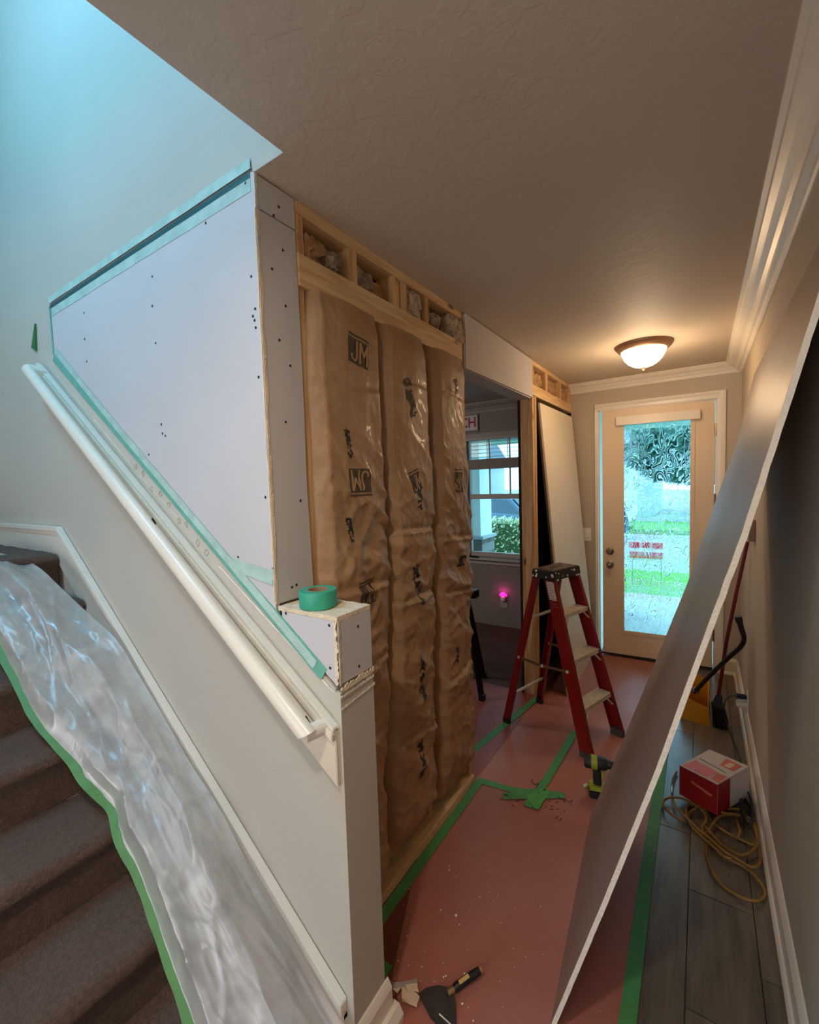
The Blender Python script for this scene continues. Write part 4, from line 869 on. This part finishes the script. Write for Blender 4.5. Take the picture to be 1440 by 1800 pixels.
def film(a, b):
    j = min(NV, round(b*NV)); p = lo_[j].lerp(hi_[j], a)
    lift = .004+.075*math.sin(math.pi*min(1, a*1.0))**.8*(.6+.4*math.sin(b*9))
    # long folds running down the stairs plus short puckers near the tape
    w1 = .016*math.sin(a*13+2.2*noise.noise(Vector((b*2.3, 0, 1)))*2.2)+.012*noise.noise(Vector((a*7, b*3.2, 4)))
    w2 = .014*max(0, ridge(Vector((a*4+b*5, b*9, 2)), 1)-.45)+.006*max(0, ridge(Vector((a*8-b*7, b*18, 7)), 1)-.5)
    e = min(1, a*7)*min(1, (1-a)*9)
    n = Vector((.45,-.35,.82)); q = p+n*((lift*e)+(w1+w2)*e)
    q.y = min(q.y, YP-.022)
    return q
def film_mat():
    m = bpy.data.materials.new('plastic_film'); m.use_nodes = True; nt = m.node_tree; n = nt.nodes; L = nt.links.new; n.remove(n['Principled BSDF']); out = n['Material Output']
    tr = n.new('ShaderNodeBsdfTransparent'); df = n.new('ShaderNodeBsdfDiffuse'); df.inputs['Color'].default_value = (.80,.80,.78,1); tl = n.new('ShaderNodeBsdfTranslucent'); tl.inputs['Color'].default_value = (.8,.8,.8,1)
    gl = n.new('ShaderNodeBsdfGlossy'); gl.inputs['Roughness'].default_value = .28
    tc = n.new('ShaderNodeTexCoord'); nz = n.new('ShaderNodeTexNoise'); nz.inputs['Scale'].default_value = 7; nz.inputs['Detail'].default_value = 5; nz.inputs['Distortion'].default_value = 1.2; L(tc.outputs['Object'], nz.inputs['Vector'])
    bp = n.new('ShaderNodeBump'); bp.inputs['Strength'].default_value = .25; bp.inputs['Distance'].default_value = .02; L(nz.outputs['Fac'], bp.inputs['Height']); L(bp.outputs['Normal'], gl.inputs['Normal']); L(bp.outputs['Normal'], df.inputs['Normal'])
    m1 = n.new('ShaderNodeMixShader'); m1.inputs['Fac'].default_value = .3; L(df.outputs[0], m1.inputs[1]); L(tl.outputs[0], m1.inputs[2])
    rp = n.new('ShaderNodeMapRange'); rp.inputs['From Min'].default_value = .35; rp.inputs['From Max'].default_value = .65; rp.inputs['To Min'].default_value = .58; rp.inputs['To Max'].default_value = .86; L(nz.outputs['Fac'], rp.inputs['Value'])
    m2 = n.new('ShaderNodeMixShader'); L(rp.outputs['Result'], m2.inputs['Fac']); L(tr.outputs[0], m2.inputs[1]); L(m1.outputs[0], m2.inputs[2])
    fr = n.new('ShaderNodeFresnel'); fr.inputs['IOR'].default_value = 1.5; L(bp.outputs['Normal'], fr.inputs['Normal']); mm = n.new('ShaderNodeMath'); mm.operation = 'MULTIPLY_ADD'; mm.inputs[1].default_value = .40; mm.inputs[2].default_value = .01; L(fr.outputs['Fac'], mm.inputs[0])
    m3 = n.new('ShaderNodeMixShader'); L(mm.outputs[0], m3.inputs['Fac']); L(m2.outputs[0], m3.inputs[1]); L(gl.outputs[0], m3.inputs[2]); L(m3.outputs[0], out.inputs['Surface']); return m
m_film = film_mat()
pf = empty('plastic_sheet', (-1.5, .6, .6), 'wrinkled translucent plastic film taped over the carpeted stairs along the stringer', 'plastic sheet')
MB().grid(film, NU, NV).build('film', m_film, pf, smooth=True, fix=False)
# green tape along the film's lower edge, following the steps
def tp_fn(a, b):
    j = min(NV, round(b*NV)); p = lo_[j]; d = (lo_[min(NV,j+1)]-lo_[max(0,j-1)]).normalized(); s = d.cross(Vector((0,-.3,1))).normalized()
    q = p+s*((a-.5)*-.026)*(1+.15*noise.noise(Vector((b*30,0,0))))+Vector((0,0,.003)); return q
tag(MB().grid(tp_fn, 3, NV, both=lambda p: p-Vector((0,0,.0008))).build('tape_strip', mat('green_stair_tape', (84,138,76), .5, .1, 30, .2, 120), smooth=True), 'long green tape holding the plastic film to the carpeted steps', 'tape')

# ---------------------------------------------------------------- drill
dl = empty('cordless_drill', (-.433,2.27,0), 'black and yellow-green cordless drill standing on its battery beside the ladder', 'drill')
m_lime = mat('yellow_green_plastic', (150,156,40), .45, .12, 20); m_blk2 = mat('black_rubber', (24,26,24), .55, .15, 30)
dc = Vector((-.425,2.262,0)); X_ = Vector((.97,.24,0)); Y_ = Vector((-.24,.97,0))
def dq(lx, ly, z, cx_=0): return [dc+X_*(cx_+sx*lx)+Y_*(sy*ly)+Vector((0,0,z)) for sx, sy in ((-1,-1),(1,-1),(1,1),(-1,1))]
bt = MB().hexa(dq(.040,.034,.003), dq(.042,.036,.048)).build('battery', m_blk2, dl, bevel=.006)
lab(MB().hexa(dq(.043,.037,.046), dq(.036,.032,.064)).build('battery_collar', m_lime, dl, bevel=.004), 'yellow-green collar')
MB().hexa(dq(.020,.018,.062,.0), dq(.018,.016,.150,-.004)).build('grip', m_blk2, dl, bevel=.007)
MB().hexa(dq(.006,.007,.105,.022), dq(.007,.008,.135,.026)).build('trigger', m_lime, dl, bevel=.002)
bc = dc+Vector((0,0,.176))
MB().tube([bc-X_*.062, bc-X_*.055, bc-X_*.02, bc+X_*.03, bc+X_*.045], [.024,.031,.033,.031,.026], 18).build('motor_housing', m_blk2, dl, smooth=True)
lab(MB().tube([bc-X_*.030, bc-X_*.002], [.0345,.0345], 18).build('side_panel', m_lime, dl, smooth=True), 'yellow-green band')
ch_ = MB().tube([bc+X_*.044, bc+X_*.060, bc+X_*.085, bc+X_*.092], [.021,.022,.018,.012], 16).build('chuck', m_black, dl, smooth=True)
MB().tube([bc+X_*.090, bc+X_*.150], .0035, 8).build('drill_bit', m_metal, ch_, smooth=True)
lab(roty(MB().lathe((0,0,0), [(.012,0),(.024,.002),(.030,.007),(.027,.010),(.001,.010)], 18), (0,0,0)).build('x', m_metal) if 0 else MB().lathe(dc-X_*.05-Y_*.02+Vector((0,0,.046)), [(.008,.002),(.017,.004),(.021,.010),(.018,.012),(.001,.008)], 16).build('bit_clip', mat('brass_clip', (170,150,96), .3, metal=.8), dl, smooth=True), 'brass coloured clip')
# ---------------------------------------------------------------- putty knife and board scraps
pk = empty('putty_knife', (-.66,1.12,0), 'putty knife with a dark blade and black handle on the brown floor paper', 'putty knife')
h0 = P(792,1742,2,.015); h1 = P(843,1706,2,.030); ud = (h1-h0).normalized(); us = Vector((-ud.y, ud.x, 0)).normalized()
b0 = P(798,1740,2,.010)
bl_ = [P(735,1748,2,.009), P(748,1737,2,.009), P(770,1732,2,.009), P(796,1737,2,.011), P(801,1758,2,.010), P(803,1800,2,.009), P(790,1815,2,.009), P(766,1800,2,.009), P(757,1790,2,.009)]
n = len(bl_); MB().add([q for q in bl_]+[q+Vector((0,0,.0015)) for q in bl_], [tuple(range(n))[::-1], tuple(range(n,2*n))]+[(i,(i+1)%n,n+(i+1)%n,n+i) for i in range(n)]).build('blade', mat('dull_steel_blade', (78,74,70), .45, .15, 30, metal=.5), pk)
MB().tube([h0-ud*.010, h0+ud*.012], [.011,.0095], 12).build('ferrule', mat('brass', (200,178,128), .3, metal=.9), pk, smooth=True)
hn = MB().tube([h0+ud*.012, h0+ud*.022, h0+ud*.05, h0+ud*.075, h1], [.009,.0125,.0115,.0125,.011], 14).build('handle', m_black, pk, smooth=True)
lab(MB().beam(h0+ud*.030+Vector((0,0,.012))-us*.003, h0+ud*.066+Vector((0,0,.0135))-us*.003, .012, .0012).build('handle_label', mat('yellow_label', (206,176,110), .6), hn), 'yellow label')
lab(MB().tube([h1, h1+ud*.008], [.0115,.010], 14).build('end_cap', mat('copper_cap', (196,140,110), .4, metal=.4), pk, smooth=True), 'copper coloured end cap')
MB().beam(P(772,1782,2,.012), P(795,1803,2,.012), .003, .002).build('paint_scratch', m_paste, pk)
def scrap(pts, z, th, label, m):
    q = [P(a, b, 2, z) for a, b in pts]; n = len(q)
    o = MB().add(q+[p+Vector((0,0,th)) for p in q], [tuple(range(n))[::-1], tuple(range(n,2*n))]+[(i,(i+1)%n,n+(i+1)%n,n+i) for i in range(n)]).build('board_scrap', m); tag(o, label, 'scrap'); return o
m_scrap = mat('torn_board_scrap', (214,190,160), .8, .08, 30, .3, 100); m_scrapg = mat('grey_torn_paper', (168,158,150), .8, .08, 20)
scrap([(682,1729),(705,1728),(734,1722),(735,1736),(712,1739),(690,1738)], .010, .004, 'long curled grey strip beside the baseboard end', m_scrapg)
scrap([(706,1740),(722,1739),(738,1757),(733,1771),(707,1760)], .015, .010, 'blocky cream drywall offcut left of the putty knife', m_scrap)
scrap([(712,1734),(733,1731),(736,1745),(728,1741),(716,1744)], .0265, .006, 'small bent cream offcut on top of the blocky piece', m_scrap)
scrap([(690,1739),(706,1737),(698,1747)], .015, .003, 'tiny triangular cream chip against the baseboard end', m_scrap)
scrap([(688,1800),(693,1778),(697,1772),(693,1795),(690,1806)], .010, .006, 'thin cream sliver standing next to the shoe moulding', m_scrap)

# ---------------------------------------------------------------- cardboard box
cb = empty('cardboard_box', (.07,2.6,.03), 'red and white cardboard box sitting on the yellow extension cord', 'box')
zb, ht = .028, .150; q0 = [Vector(P(a, b, 2, zb+ht)) for a, b in ((1195,1345),(1247,1317),(1318,1347),(1262,1379))]
for q in q0: q.x = min(q.x, XR-.024)
ctr = sum(q0, Vector())/4
MB().hexa([Vector((q.x,q.y,zb)) for q in q0], q0).build('carton', mat('white_carton', (206,200,200), .6, .03), cb, bevel=.0015)
L0, B0, R0_, F0 = q0
m_cred = mat('red_print', (150,18,24), .5, .04); m_cpink = mat('pink_print', (214,120,136), .55, .15, 14); m_csal = mat('salmon_print', (206,110,92), .55, .15, 10)
def decal(o_, u_, v_, uv, m, name, nrm_, lb=None, lift=.0008):
    q = [o_+u_*a+v_*b+nrm_*lift for a, b in uv]; n = len(q); o = MB().add(q+[p+nrm_*.0004 for p in q], [tuple(range(n))[::-1], tuple(range(n,2*n))]+[(i,(i+1)%n,n+(i+1)%n,n+i) for i in range(n)]).build(name, m, cb)
    if lb: lab(o, lb)
    return o
up_ = Vector((0,0,1)); fl_ = F0-L0; nl_ = Vector((fl_.y,-fl_.x,0)).normalized(); nl_ = nl_ if nl_.y < 0 else -nl_
fr_ = R0_-F0; nr_ = Vector((fr_.y,-fr_.x,0)).normalized(); nr_ = nr_ if nr_.y < 0 else -nr_
hv = Vector((0,0,-ht))
decal(L0, fl_, hv, [(0,.01),(1,.01),(1,.99),(0,.99)], m_cred, 'red_side', nl_, 'red printed side')
decal(F0, fr_, hv, [(0,.01),(.37,.01),(.37,.99),(0,.99)], m_cred, 'red_side', nr_, 'red printed side')
decal(L0, fl_, hv, [(.32,.30),(.86,.42),(.86,.50),(.32,.38)], mat('faded_print', (196,110,90), .6), 'print_bar', nl_, 'faded salmon bar', .0014)
lt = B0-L0
decal(L0, fl_, lt, [(.04,.04),(.70,.04),(.72,.36),(.10,.40)], m_cpink, 'top_print', up_, 'pink printed field'); decal(L0, fl_, lt, [(.76,.05),(.98,.05),(.96,.36),(.74,.33)], m_csal, 'top_print', up_, 'salmon printed field')
decal(L0, fl_, lt, [(.58,.62),(.92,.62),(.94,.92),(.50,.94)], m_csal, 'top_print', up_, 'salmon printed field'); decal(L0, fl_, lt, [(.64,.66),(.80,.66),(.80,.86),(.68,.86)], mat('pale_print', (226,196,180), .6), 'top_print', up_, None, .0013)
decal(L0, fl_, lt, [(.12,.52),(.84,.46),(.84,.475),(.12,.54)], m_screw, 'lid_slot', up_, 'dark lid slot')

# ---------------------------------------------------------------- yellow extension cord
def cp_(pts, z=.006): return [Vector(P(940+a/2.88, 1350+b/2.88, 2, z+(.007*(i % 3)))) for i, (a, b) in enumerate(pts)]
m_cord = mat('yellow_cord', (146,110,48), .5, .08, 40)
loops = [
 [(870,390),(872,440),(900,520),(960,600),(1050,655),(1120,672),(1160,655),(1162,610),(1120,550),(1060,500),(990,460),(920,410),(850,350),(800,300),(775,250),(770,200),(800,180),(850,200),(880,240),(920,290),(980,330),(1060,370),(1110,390),(1130,360),(1125,310)],
 [(720,20),(700,60),(695,130)], 
 [(760,270),(700,240),(660,200),(650,175),(675,152),(740,152),(800,180),(850,215),(870,260),(850,300),(870,330),(930,250),(1000,235),(1080,250),(1130,265)],
 [(700,160),(720,200),(780,260),(830,310),(880,350),(960,420),(1040,470),(1100,500),(1140,480),(1145,400),(1140,330),(1110,280)],
 [(1020,220),(1025,270),(1040,320),(1025,360)],
 [(860,200),(950,205),(1050,208)],
 [(880,370),(950,440),(1000,460)],
 [(780,230),(850,190),(950,225),(1040,240),(1110,300),(1130,380),(1060,440),(960,400),(870,300)],
]
ec = empty('extension_cord', (.1,2.4,0), 'yellow extension cord coiled on the grey tiles in front of the box', 'cord')
for k, lp in enumerate(loops):
    q = smooth_pts(cp_(lp, .007+.004*(k % 4)), 6)
    for p in q: p.x = min(p.x, XR-.038)
    MB().tube(q, .0052, 8).build('cord_loop', m_cord if k != 1 else m_metal, ec, smooth=True)
q = [Vector((.185+.022*math.cos(t*.9)*(1+.1*math.sin(t)), 2.42+.10*math.sin(t*.9)+.006*t, .02+.010*(t % 4))) for t in range(26)]
tag(MB().tube(smooth_pts(q, 4), .0045, 8).build('black_cord', m_black, smooth=True), 'tangled black cord between the box and the right baseboard', 'cord')

# ---------------------------------------------------------------- broom and dustpan
br = empty('broom', (.09,3.30,0), 'broom with a dark red handle and black bristles leaning on the right wall', 'broom')
hb = Vector((.100,3.325,.20)); ht_ = Vector((.236,3.36,1.185))
MB().tube([hb, hb.lerp(ht_,.35)+Vector((-.012,-.01,0)), hb.lerp(ht_,.7)+Vector((-.008,-.01,0)), ht_], .0105, 12).build('handle', mat('dark_red_handle', (110,14,18), .35), br, smooth=True)
MB().hexa([Vector((.062,3.30,.125)),Vector((.122,3.29,.115)),Vector((.130,3.37,.115)),Vector((.070,3.38,.125))], [Vector((.085,3.310,.205)),Vector((.115,3.303,.205)),Vector((.120,3.340,.205)),Vector((.090,3.348,.205))]).build('broom_head', m_black, br, bevel=.005)
mb = MB(); rr = random.Random(2)
for k in range(170):
    a, b = rr.random(), rr.random(); t = Vector((.062+a*.060, 3.30+b*.08, .13)); g_ = Vector((.072+a*.080, 3.27+b*.12, .004+.012*rr.random()))
    mb.tube([t, (t+g_)/2+Vector((0,0,.01)), g_], .0028, 4)
o = mb.build('bristles', mat('black_bristles', (20,19,19), .8), br); o['kind'] = 'stuff'
dp = empty('dustpan', (.0,3.33,0), 'yellow upright dustpan with a bent black handle behind the leaning sheet', 'dustpan')
m_yel = mat('yellow_plastic', (212,150,28), .45, .08, 10)
pl = [(.060,3.275,0),(-.110,3.315,0),(-.085,3.50,0),(.050,3.46,0)]
q = [Vector(p)+Vector((0,0,.003)) for p in pl]
mb = MB()
def slab(a, b, c, d, th): 
    nn = (b-a).cross(d-a).normalized()*th; mb.hexa([a,b,c,d],[a+nn,b+nn,c+nn,d+nn])
fh = .075
A1, B1_, C1, D1 = [Vector(p) for p in pl]; z3 = Vector((0,0,.004))
top_f1, top_f2 = A1+Vector((-.012,.010,.115)), B1_+Vector((.010,.01,.150))
bk1, bk2 = D1+Vector((0,0,.235)), C1+Vector((0,0,.265))
slab(A1+z3,B1_+z3,C1+z3,D1+z3,.004)
slab(A1+z3,B1_+z3,top_f2,top_f1,.004)
slab(D1+z3,A1+z3,top_f1,bk1,.004); slab(B1_+z3,C1+z3,bk2,top_f2,.004); slab(C1+z3,D1+z3,bk1,bk2,.004)
mb.build('pan', m_yel, dp)
lab(MB().tube([Vector((-.045,3.36,.185)),Vector((-.005,3.35,.195))], .019, 14).build('handle_socket', mat('grey_socket', (120,112,110), .4), dp, smooth=True), 'grey handle socket')
hp = smooth_pts([Vector((-.030,3.355,.175)),Vector((.05,3.28,.33)),Vector((.14,3.18,.50)),Vector((.195,3.12,.60)),Vector((.208,3.09,.66)),Vector((.195,3.06,.72)),Vector((.176,3.05,.795))], 5)
MB().tube(hp, [.013+.001*(i > 22) + (.004 if i > len(hp)-4 else 0) for i in range(len(hp))], 12).build('handle', m_black, dp, smooth=True)

# ================================================================ OUTSIDE
gz = -.12
m_conc = mat('pale_concrete', (178,182,186), .8, .06, 3, .1, 60); m_grass = mat('lawn_grass', (88,150,56), .9, .3, 20, .6, 50)
od = MB().box(-8, 4, 4.37, 7.3, gz-.1, -.03).build('porch_floor', m_conc); struct(od)
struct(MB().box(-60, 60, 4.6, 90, gz-.3, gz-.12).build('ground', mat('asphalt_street', (150,154,160), .9, .1, 4)))
tag(MB().box(-3.2, 6, 7.3, 8.15, gz-.12, gz+.02).build('garden_path', mat('pinkish_path', (180,156,154), .9, .08, 6)), 'pinkish path strip beyond the porch seen through the door glass', 'path')
tag(MB().grid(lambda a, b: (-5+a*14, 8.15+b*2.5, gz+.02+.03*noise.noise(Vector((a*60,b*20,0)))), 120, 40, both=lambda p: Vector((p.x,p.y,gz-.12))).build('front_lawn', m_grass), 'bright green lawn in front of the house seen through the door glass', 'lawn', kind='stuff')
tag(MB().grid(lambda a, b: (-22+a*44, 20+b*4, gz+.02+.05*noise.noise(Vector((a*80,b*20,3)))), 120, 30, both=lambda p: Vector((p.x,p.y,gz-.12))).build('far_verge', m_grass), 'green verge on the far side of the street', 'lawn', kind='stuff')
# porch columns with stone bases
m_col = mat('white_column', (232,240,238), .6, .02); m_stone = mat('stone_veneer', (110,100,92), .85, .35, 8, .8, 14)
def column(x0, x1, y0, y1, zs, label):
    e = empty('porch_column', ((x0+x1)/2, (y0+y1)/2, -.03), label, 'column', 'porch columns'); r2 = random.Random(int(x0*100))
    MB().box(x0+.04, x1-.04, y0+.04, y1-.04, zs, 2.45).build('shaft', m_col, e)
    for k in range(3): MB().box(x0+.08+k*.09, x0+.085+k*.09, y0+.034, y0+.04, zs, 2.4).build('batten', m_col, e)
    z = -.03; me = None
    while z < zs-.04:
        h = .10+.03*r2.random(); h = min(h, zs-.03-z); x = x0
        while x < x1-.02:
            w_ = min(.08+.14*r2.random(), x1-x); MB().box(x+.004, x+w_-.004, y0+.004+.012*r2.random(), y1-.01, z+.004, z+h-.004).build('stone', m_stone, e); x += w_
        z += h
    MB().box(x0+.01, x1-.01, y0+.02, y1-.02, -.03, zs-.04).build('mortar_core', mat('grey_mortar', (140,138,134), .9) if 'grey_mortar' not in bpy.data.materials else bpy.data.materials['grey_mortar'], e)
    MB().box(x0-.02, x1+.02, y0-.02, y1+.02, zs-.035, zs+.01).build('cap_stone', m_conc, e, bevel=.005)
column(-3.25, -2.72, 6.0, 6.5, .78, 'white porch column with a stone base seen through the window')
column(-1.45, -.83, 6.0, 6.5, .86, 'stone-based porch column at the left of the door glass')
struct(MB().box(-8, 4, 5.95, 6.55, 2.17, 2.6).build('porch_beam', mat('pale_porch_beam', (168,206,190), .7)))
struct(MB().box(-8, 4, 4.37, 6.6, 2.6, 2.7).build('porch_ceiling', m_col))
# hedge
def leaf_cloud(name, cx_, cy_, cz_, rx, ry, rz_, n, s, m, label, cat, box=False, group=None, seed=1, trunk=None):
    r2 = random.Random(seed); mb = MB()
    for k in range(n):
        if box: p = Vector((cx_+r2.uniform(-rx,rx), cy_+r2.uniform(-ry,ry), cz_+r2.uniform(-rz_,rz_)))
        else:
            u = Vector((r2.gauss(0,1), r2.gauss(0,1), r2.gauss(0,1))).normalized()*(r2.random()**.4)*(1+.25*noise.noise(Vector((r2.random()*3,seed,0)))); p = Vector((cx_+u.x*rx, cy_+u.y*ry, cz_+u.z*rz_))
        a = Vector((r2.gauss(0,1), r2.gauss(0,1), r2.gauss(0,1))).normalized(); b = a.orthogonal().normalized(); c_ = a.cross(b); ss = s*r2.uniform(.6,1.4)
        mb.add([p-b*ss, p+c_*ss*.5, p+b*ss, p-c_*ss*.5], [(0,1,2,3)])
    e = empty(name, (cx_, cy_, gz), label, cat, group); o = mb.build('foliage', m, e, fix=False); o['kind'] = 'stuff'
    if trunk: MB().tube([(cx_,cy_,gz-.12),(cx_+.05,cy_,cz_*.5),(cx_-.03,cy_,cz_)], [trunk,trunk*.8,trunk*.5], 8).build('trunk', mat('bark_'+name, (96,80,66), .9) if 'bark_'+name not in bpy.data.materials else bpy.data.materials['bark_'+name], e)
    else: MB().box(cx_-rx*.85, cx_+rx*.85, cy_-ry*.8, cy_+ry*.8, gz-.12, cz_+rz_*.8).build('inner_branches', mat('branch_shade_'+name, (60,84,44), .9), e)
m_hedge = mat('hedge_leaves', (196,206,168), .7, .25, 30); m_tree = mat('tree_leaves', (70,112,100), .7, .12, 12)
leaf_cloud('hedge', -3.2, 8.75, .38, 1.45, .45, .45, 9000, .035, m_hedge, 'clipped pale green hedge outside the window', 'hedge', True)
leaf_cloud('street_tree', -.1, 25.8, 2.7, 2.9, 1.2, 1.5, 5500, .26, m_tree, 'dark teal-green tree beyond the street at the right of the door glass', 'tree', seed=3, trunk=.2)
leaf_cloud('street_tree', -14.0, 26, 3.6, 2.2, 2.0, 2.2, 4000, .18, m_tree, 'bushy tree beyond the street seen through the upper window panes', 'tree', seed=5, trunk=.18)
# houses across the street
def house(x0, x1, y, h, label, seed):
    e = empty('house', ((x0+x1)/2, y, gz), label, 'house'); m = mat('house_wall_%d' % seed, (176,198,210) if seed == 1 else (206,210,206), .8)
    MB().box(x0, x1, y, y+7, gz-.12, h).build('wall', m, e)
    MB().prism([(y-.5,h),(y+7.5,h),(y+3.5,h+2.2)], 0, x0-.4, x1+.4).build('roof', mat('grey_shingle_%d' % seed, (120,128,136), .9, .15, 10), e)
    for k in range(3):
        x = x0+1.2+k*(x1-x0-3.5)/2; f_ = MB().box(x, x+1.1, y-.05, y+.02, .8, 2.2).build('window', m_col, e); MB().box(x+.08, x+1.02, y-.07, y-.05, .88, 2.12).build('pane', mat('dark_glass_%d%d' % (seed,k), (60,84,100), .2), f_)
    MB().box(x1-3.2, x1-.6, y-.04, y+.02, gz-.1, 2.2).build('garage_door', m_col, e)
house(-10.5, -2.4, 30, 2.7, 'pale blue-grey house across the street left of the tree', 1)
house(-24, -14.5, 30, 3.0, 'off-white house across the street behind the parked car', 2)
house(3.5, 13, 30, 3.0, 'off-white house across the street right of the tree', 3)
# cars
def car(cx_, cy_, rot, col, label, seed):
    e = empty('car', (cx_, cy_, gz-.12), label, 'car', 'cars outside'); z0 = gz-.12
    body = [(-2.2,.30),(-2.25,.55),(-2.15,.80),(-1.3,.92),(-.65,1.38),(.75,1.42),(1.45,1.0),(2.1,.92),(2.2,.60),(2.15,.30)]
    m = mat('car_paint_%d' % seed, col, .25, .03, 3, coat=.6); mg = mat('car_glass_%d' % seed, (40,62,78), .12); W_ = .86
    def pr(poly, a, b, taper=0):
        v = []; n = len(poly)
        for s, t in ((-1,a),(1,b)):
            for x, z in poly: v.append((x, t*(1-taper*max(0, z-.92)), z+z0))
        return MB().add(v, [tuple(range(n))[::-1], tuple(range(n,2*n))]+[(i,(i+1)%n,n+(i+1)%n,n+i) for i in range(n)])
    pr(body, -W_, W_, .3).build('body', m, e, bevel=.03)
    gs = [(-1.18,.95),(-.62,1.33),(.70,1.36),(1.32,1.0)]
    v = []
    pr(gs, -W_-.004, W_+.004, .3).build('side_glass', mg, e)
    MB().add([(x, s*(W_-.12)*(1-.3*max(0,z-.92)), z+z0+.012) for x, z in ((-1.28,.95),(-.68,1.39)) for s in (-1,1)], [(0,1,3,2)]).build('windscreen', mg, e, fix=False)
    for x in (-1.35, 1.35):
        for s in (-1, 1):
            wv = MB().tube([(x, s*(W_-.10), .33+z0), (x, s*(W_+.02), .33+z0)], .33, 20).build('wheel', m_black, e); MB().tube([(x, s*(W_+.01), .33+z0), (x, s*(W_+.03), .33+z0)], .19, 12).build('hubcap', m_metal, wv)
    for s in (-1, 1): MB().box(-2.24, -2.16, s*.62-.16, s*.62+.16, .60+z0, .74+z0).build('headlight', m_white, e, bevel=.02)
    for ch in e.children: ch.location = (0,0,0)
    for ch in e.children: ch.matrix_parent_inverse = Matrix()
    for ch in e.children:
        ch.location = (0, 0, -z0)
        for g_ in ch.children: g_.matrix_parent_inverse = Matrix()
    e.rotation_euler = (0, 0, rot)
car(-4.75, 12.4, math.radians(160), (40,76,104), 'dark blue car parked beyond the hedge outside the window', 1)
car(-4.1, 17.6, math.radians(0), (44,66,92), 'dark blue car far across the street seen through the door glass', 2)
# yard sign
ys = empty('yard_sign', (-.80, 9.0, gz), 'small white yard sign with red print seen blurred through the door glass', 'yard sign')
MB().box(-1.08, -.53, 8.99, 9.01, .28, .60).build('sign_board', mat('white_sign_board', (240,214,220), .6), ys)
for a in ((-1.05,-.90,.48,.57),(-.86,-.76,.49,.57),(-.72,-.58,.48,.57),(-1.04,-.58,.32,.42)): MB().box(a[0],a[1],8.982,8.99,a[2],a[3]).build('red_print', mat('red_sign_print', (220,30,60), .6) if 'red_sign_print' not in bpy.data.materials else bpy.data.materials['red_sign_print'], ys)
for x in (-1.0,-.6): MB().tube([(x,9.0,gz),(x,9.0,.3)], .006, 6).build('stake', m_metal, ys)
for o in SC.objects:
    if o.type == 'MESH' and o.parent is None and 'kind' not in o and 'label' not in o: print('UNTAGGED', o.name)
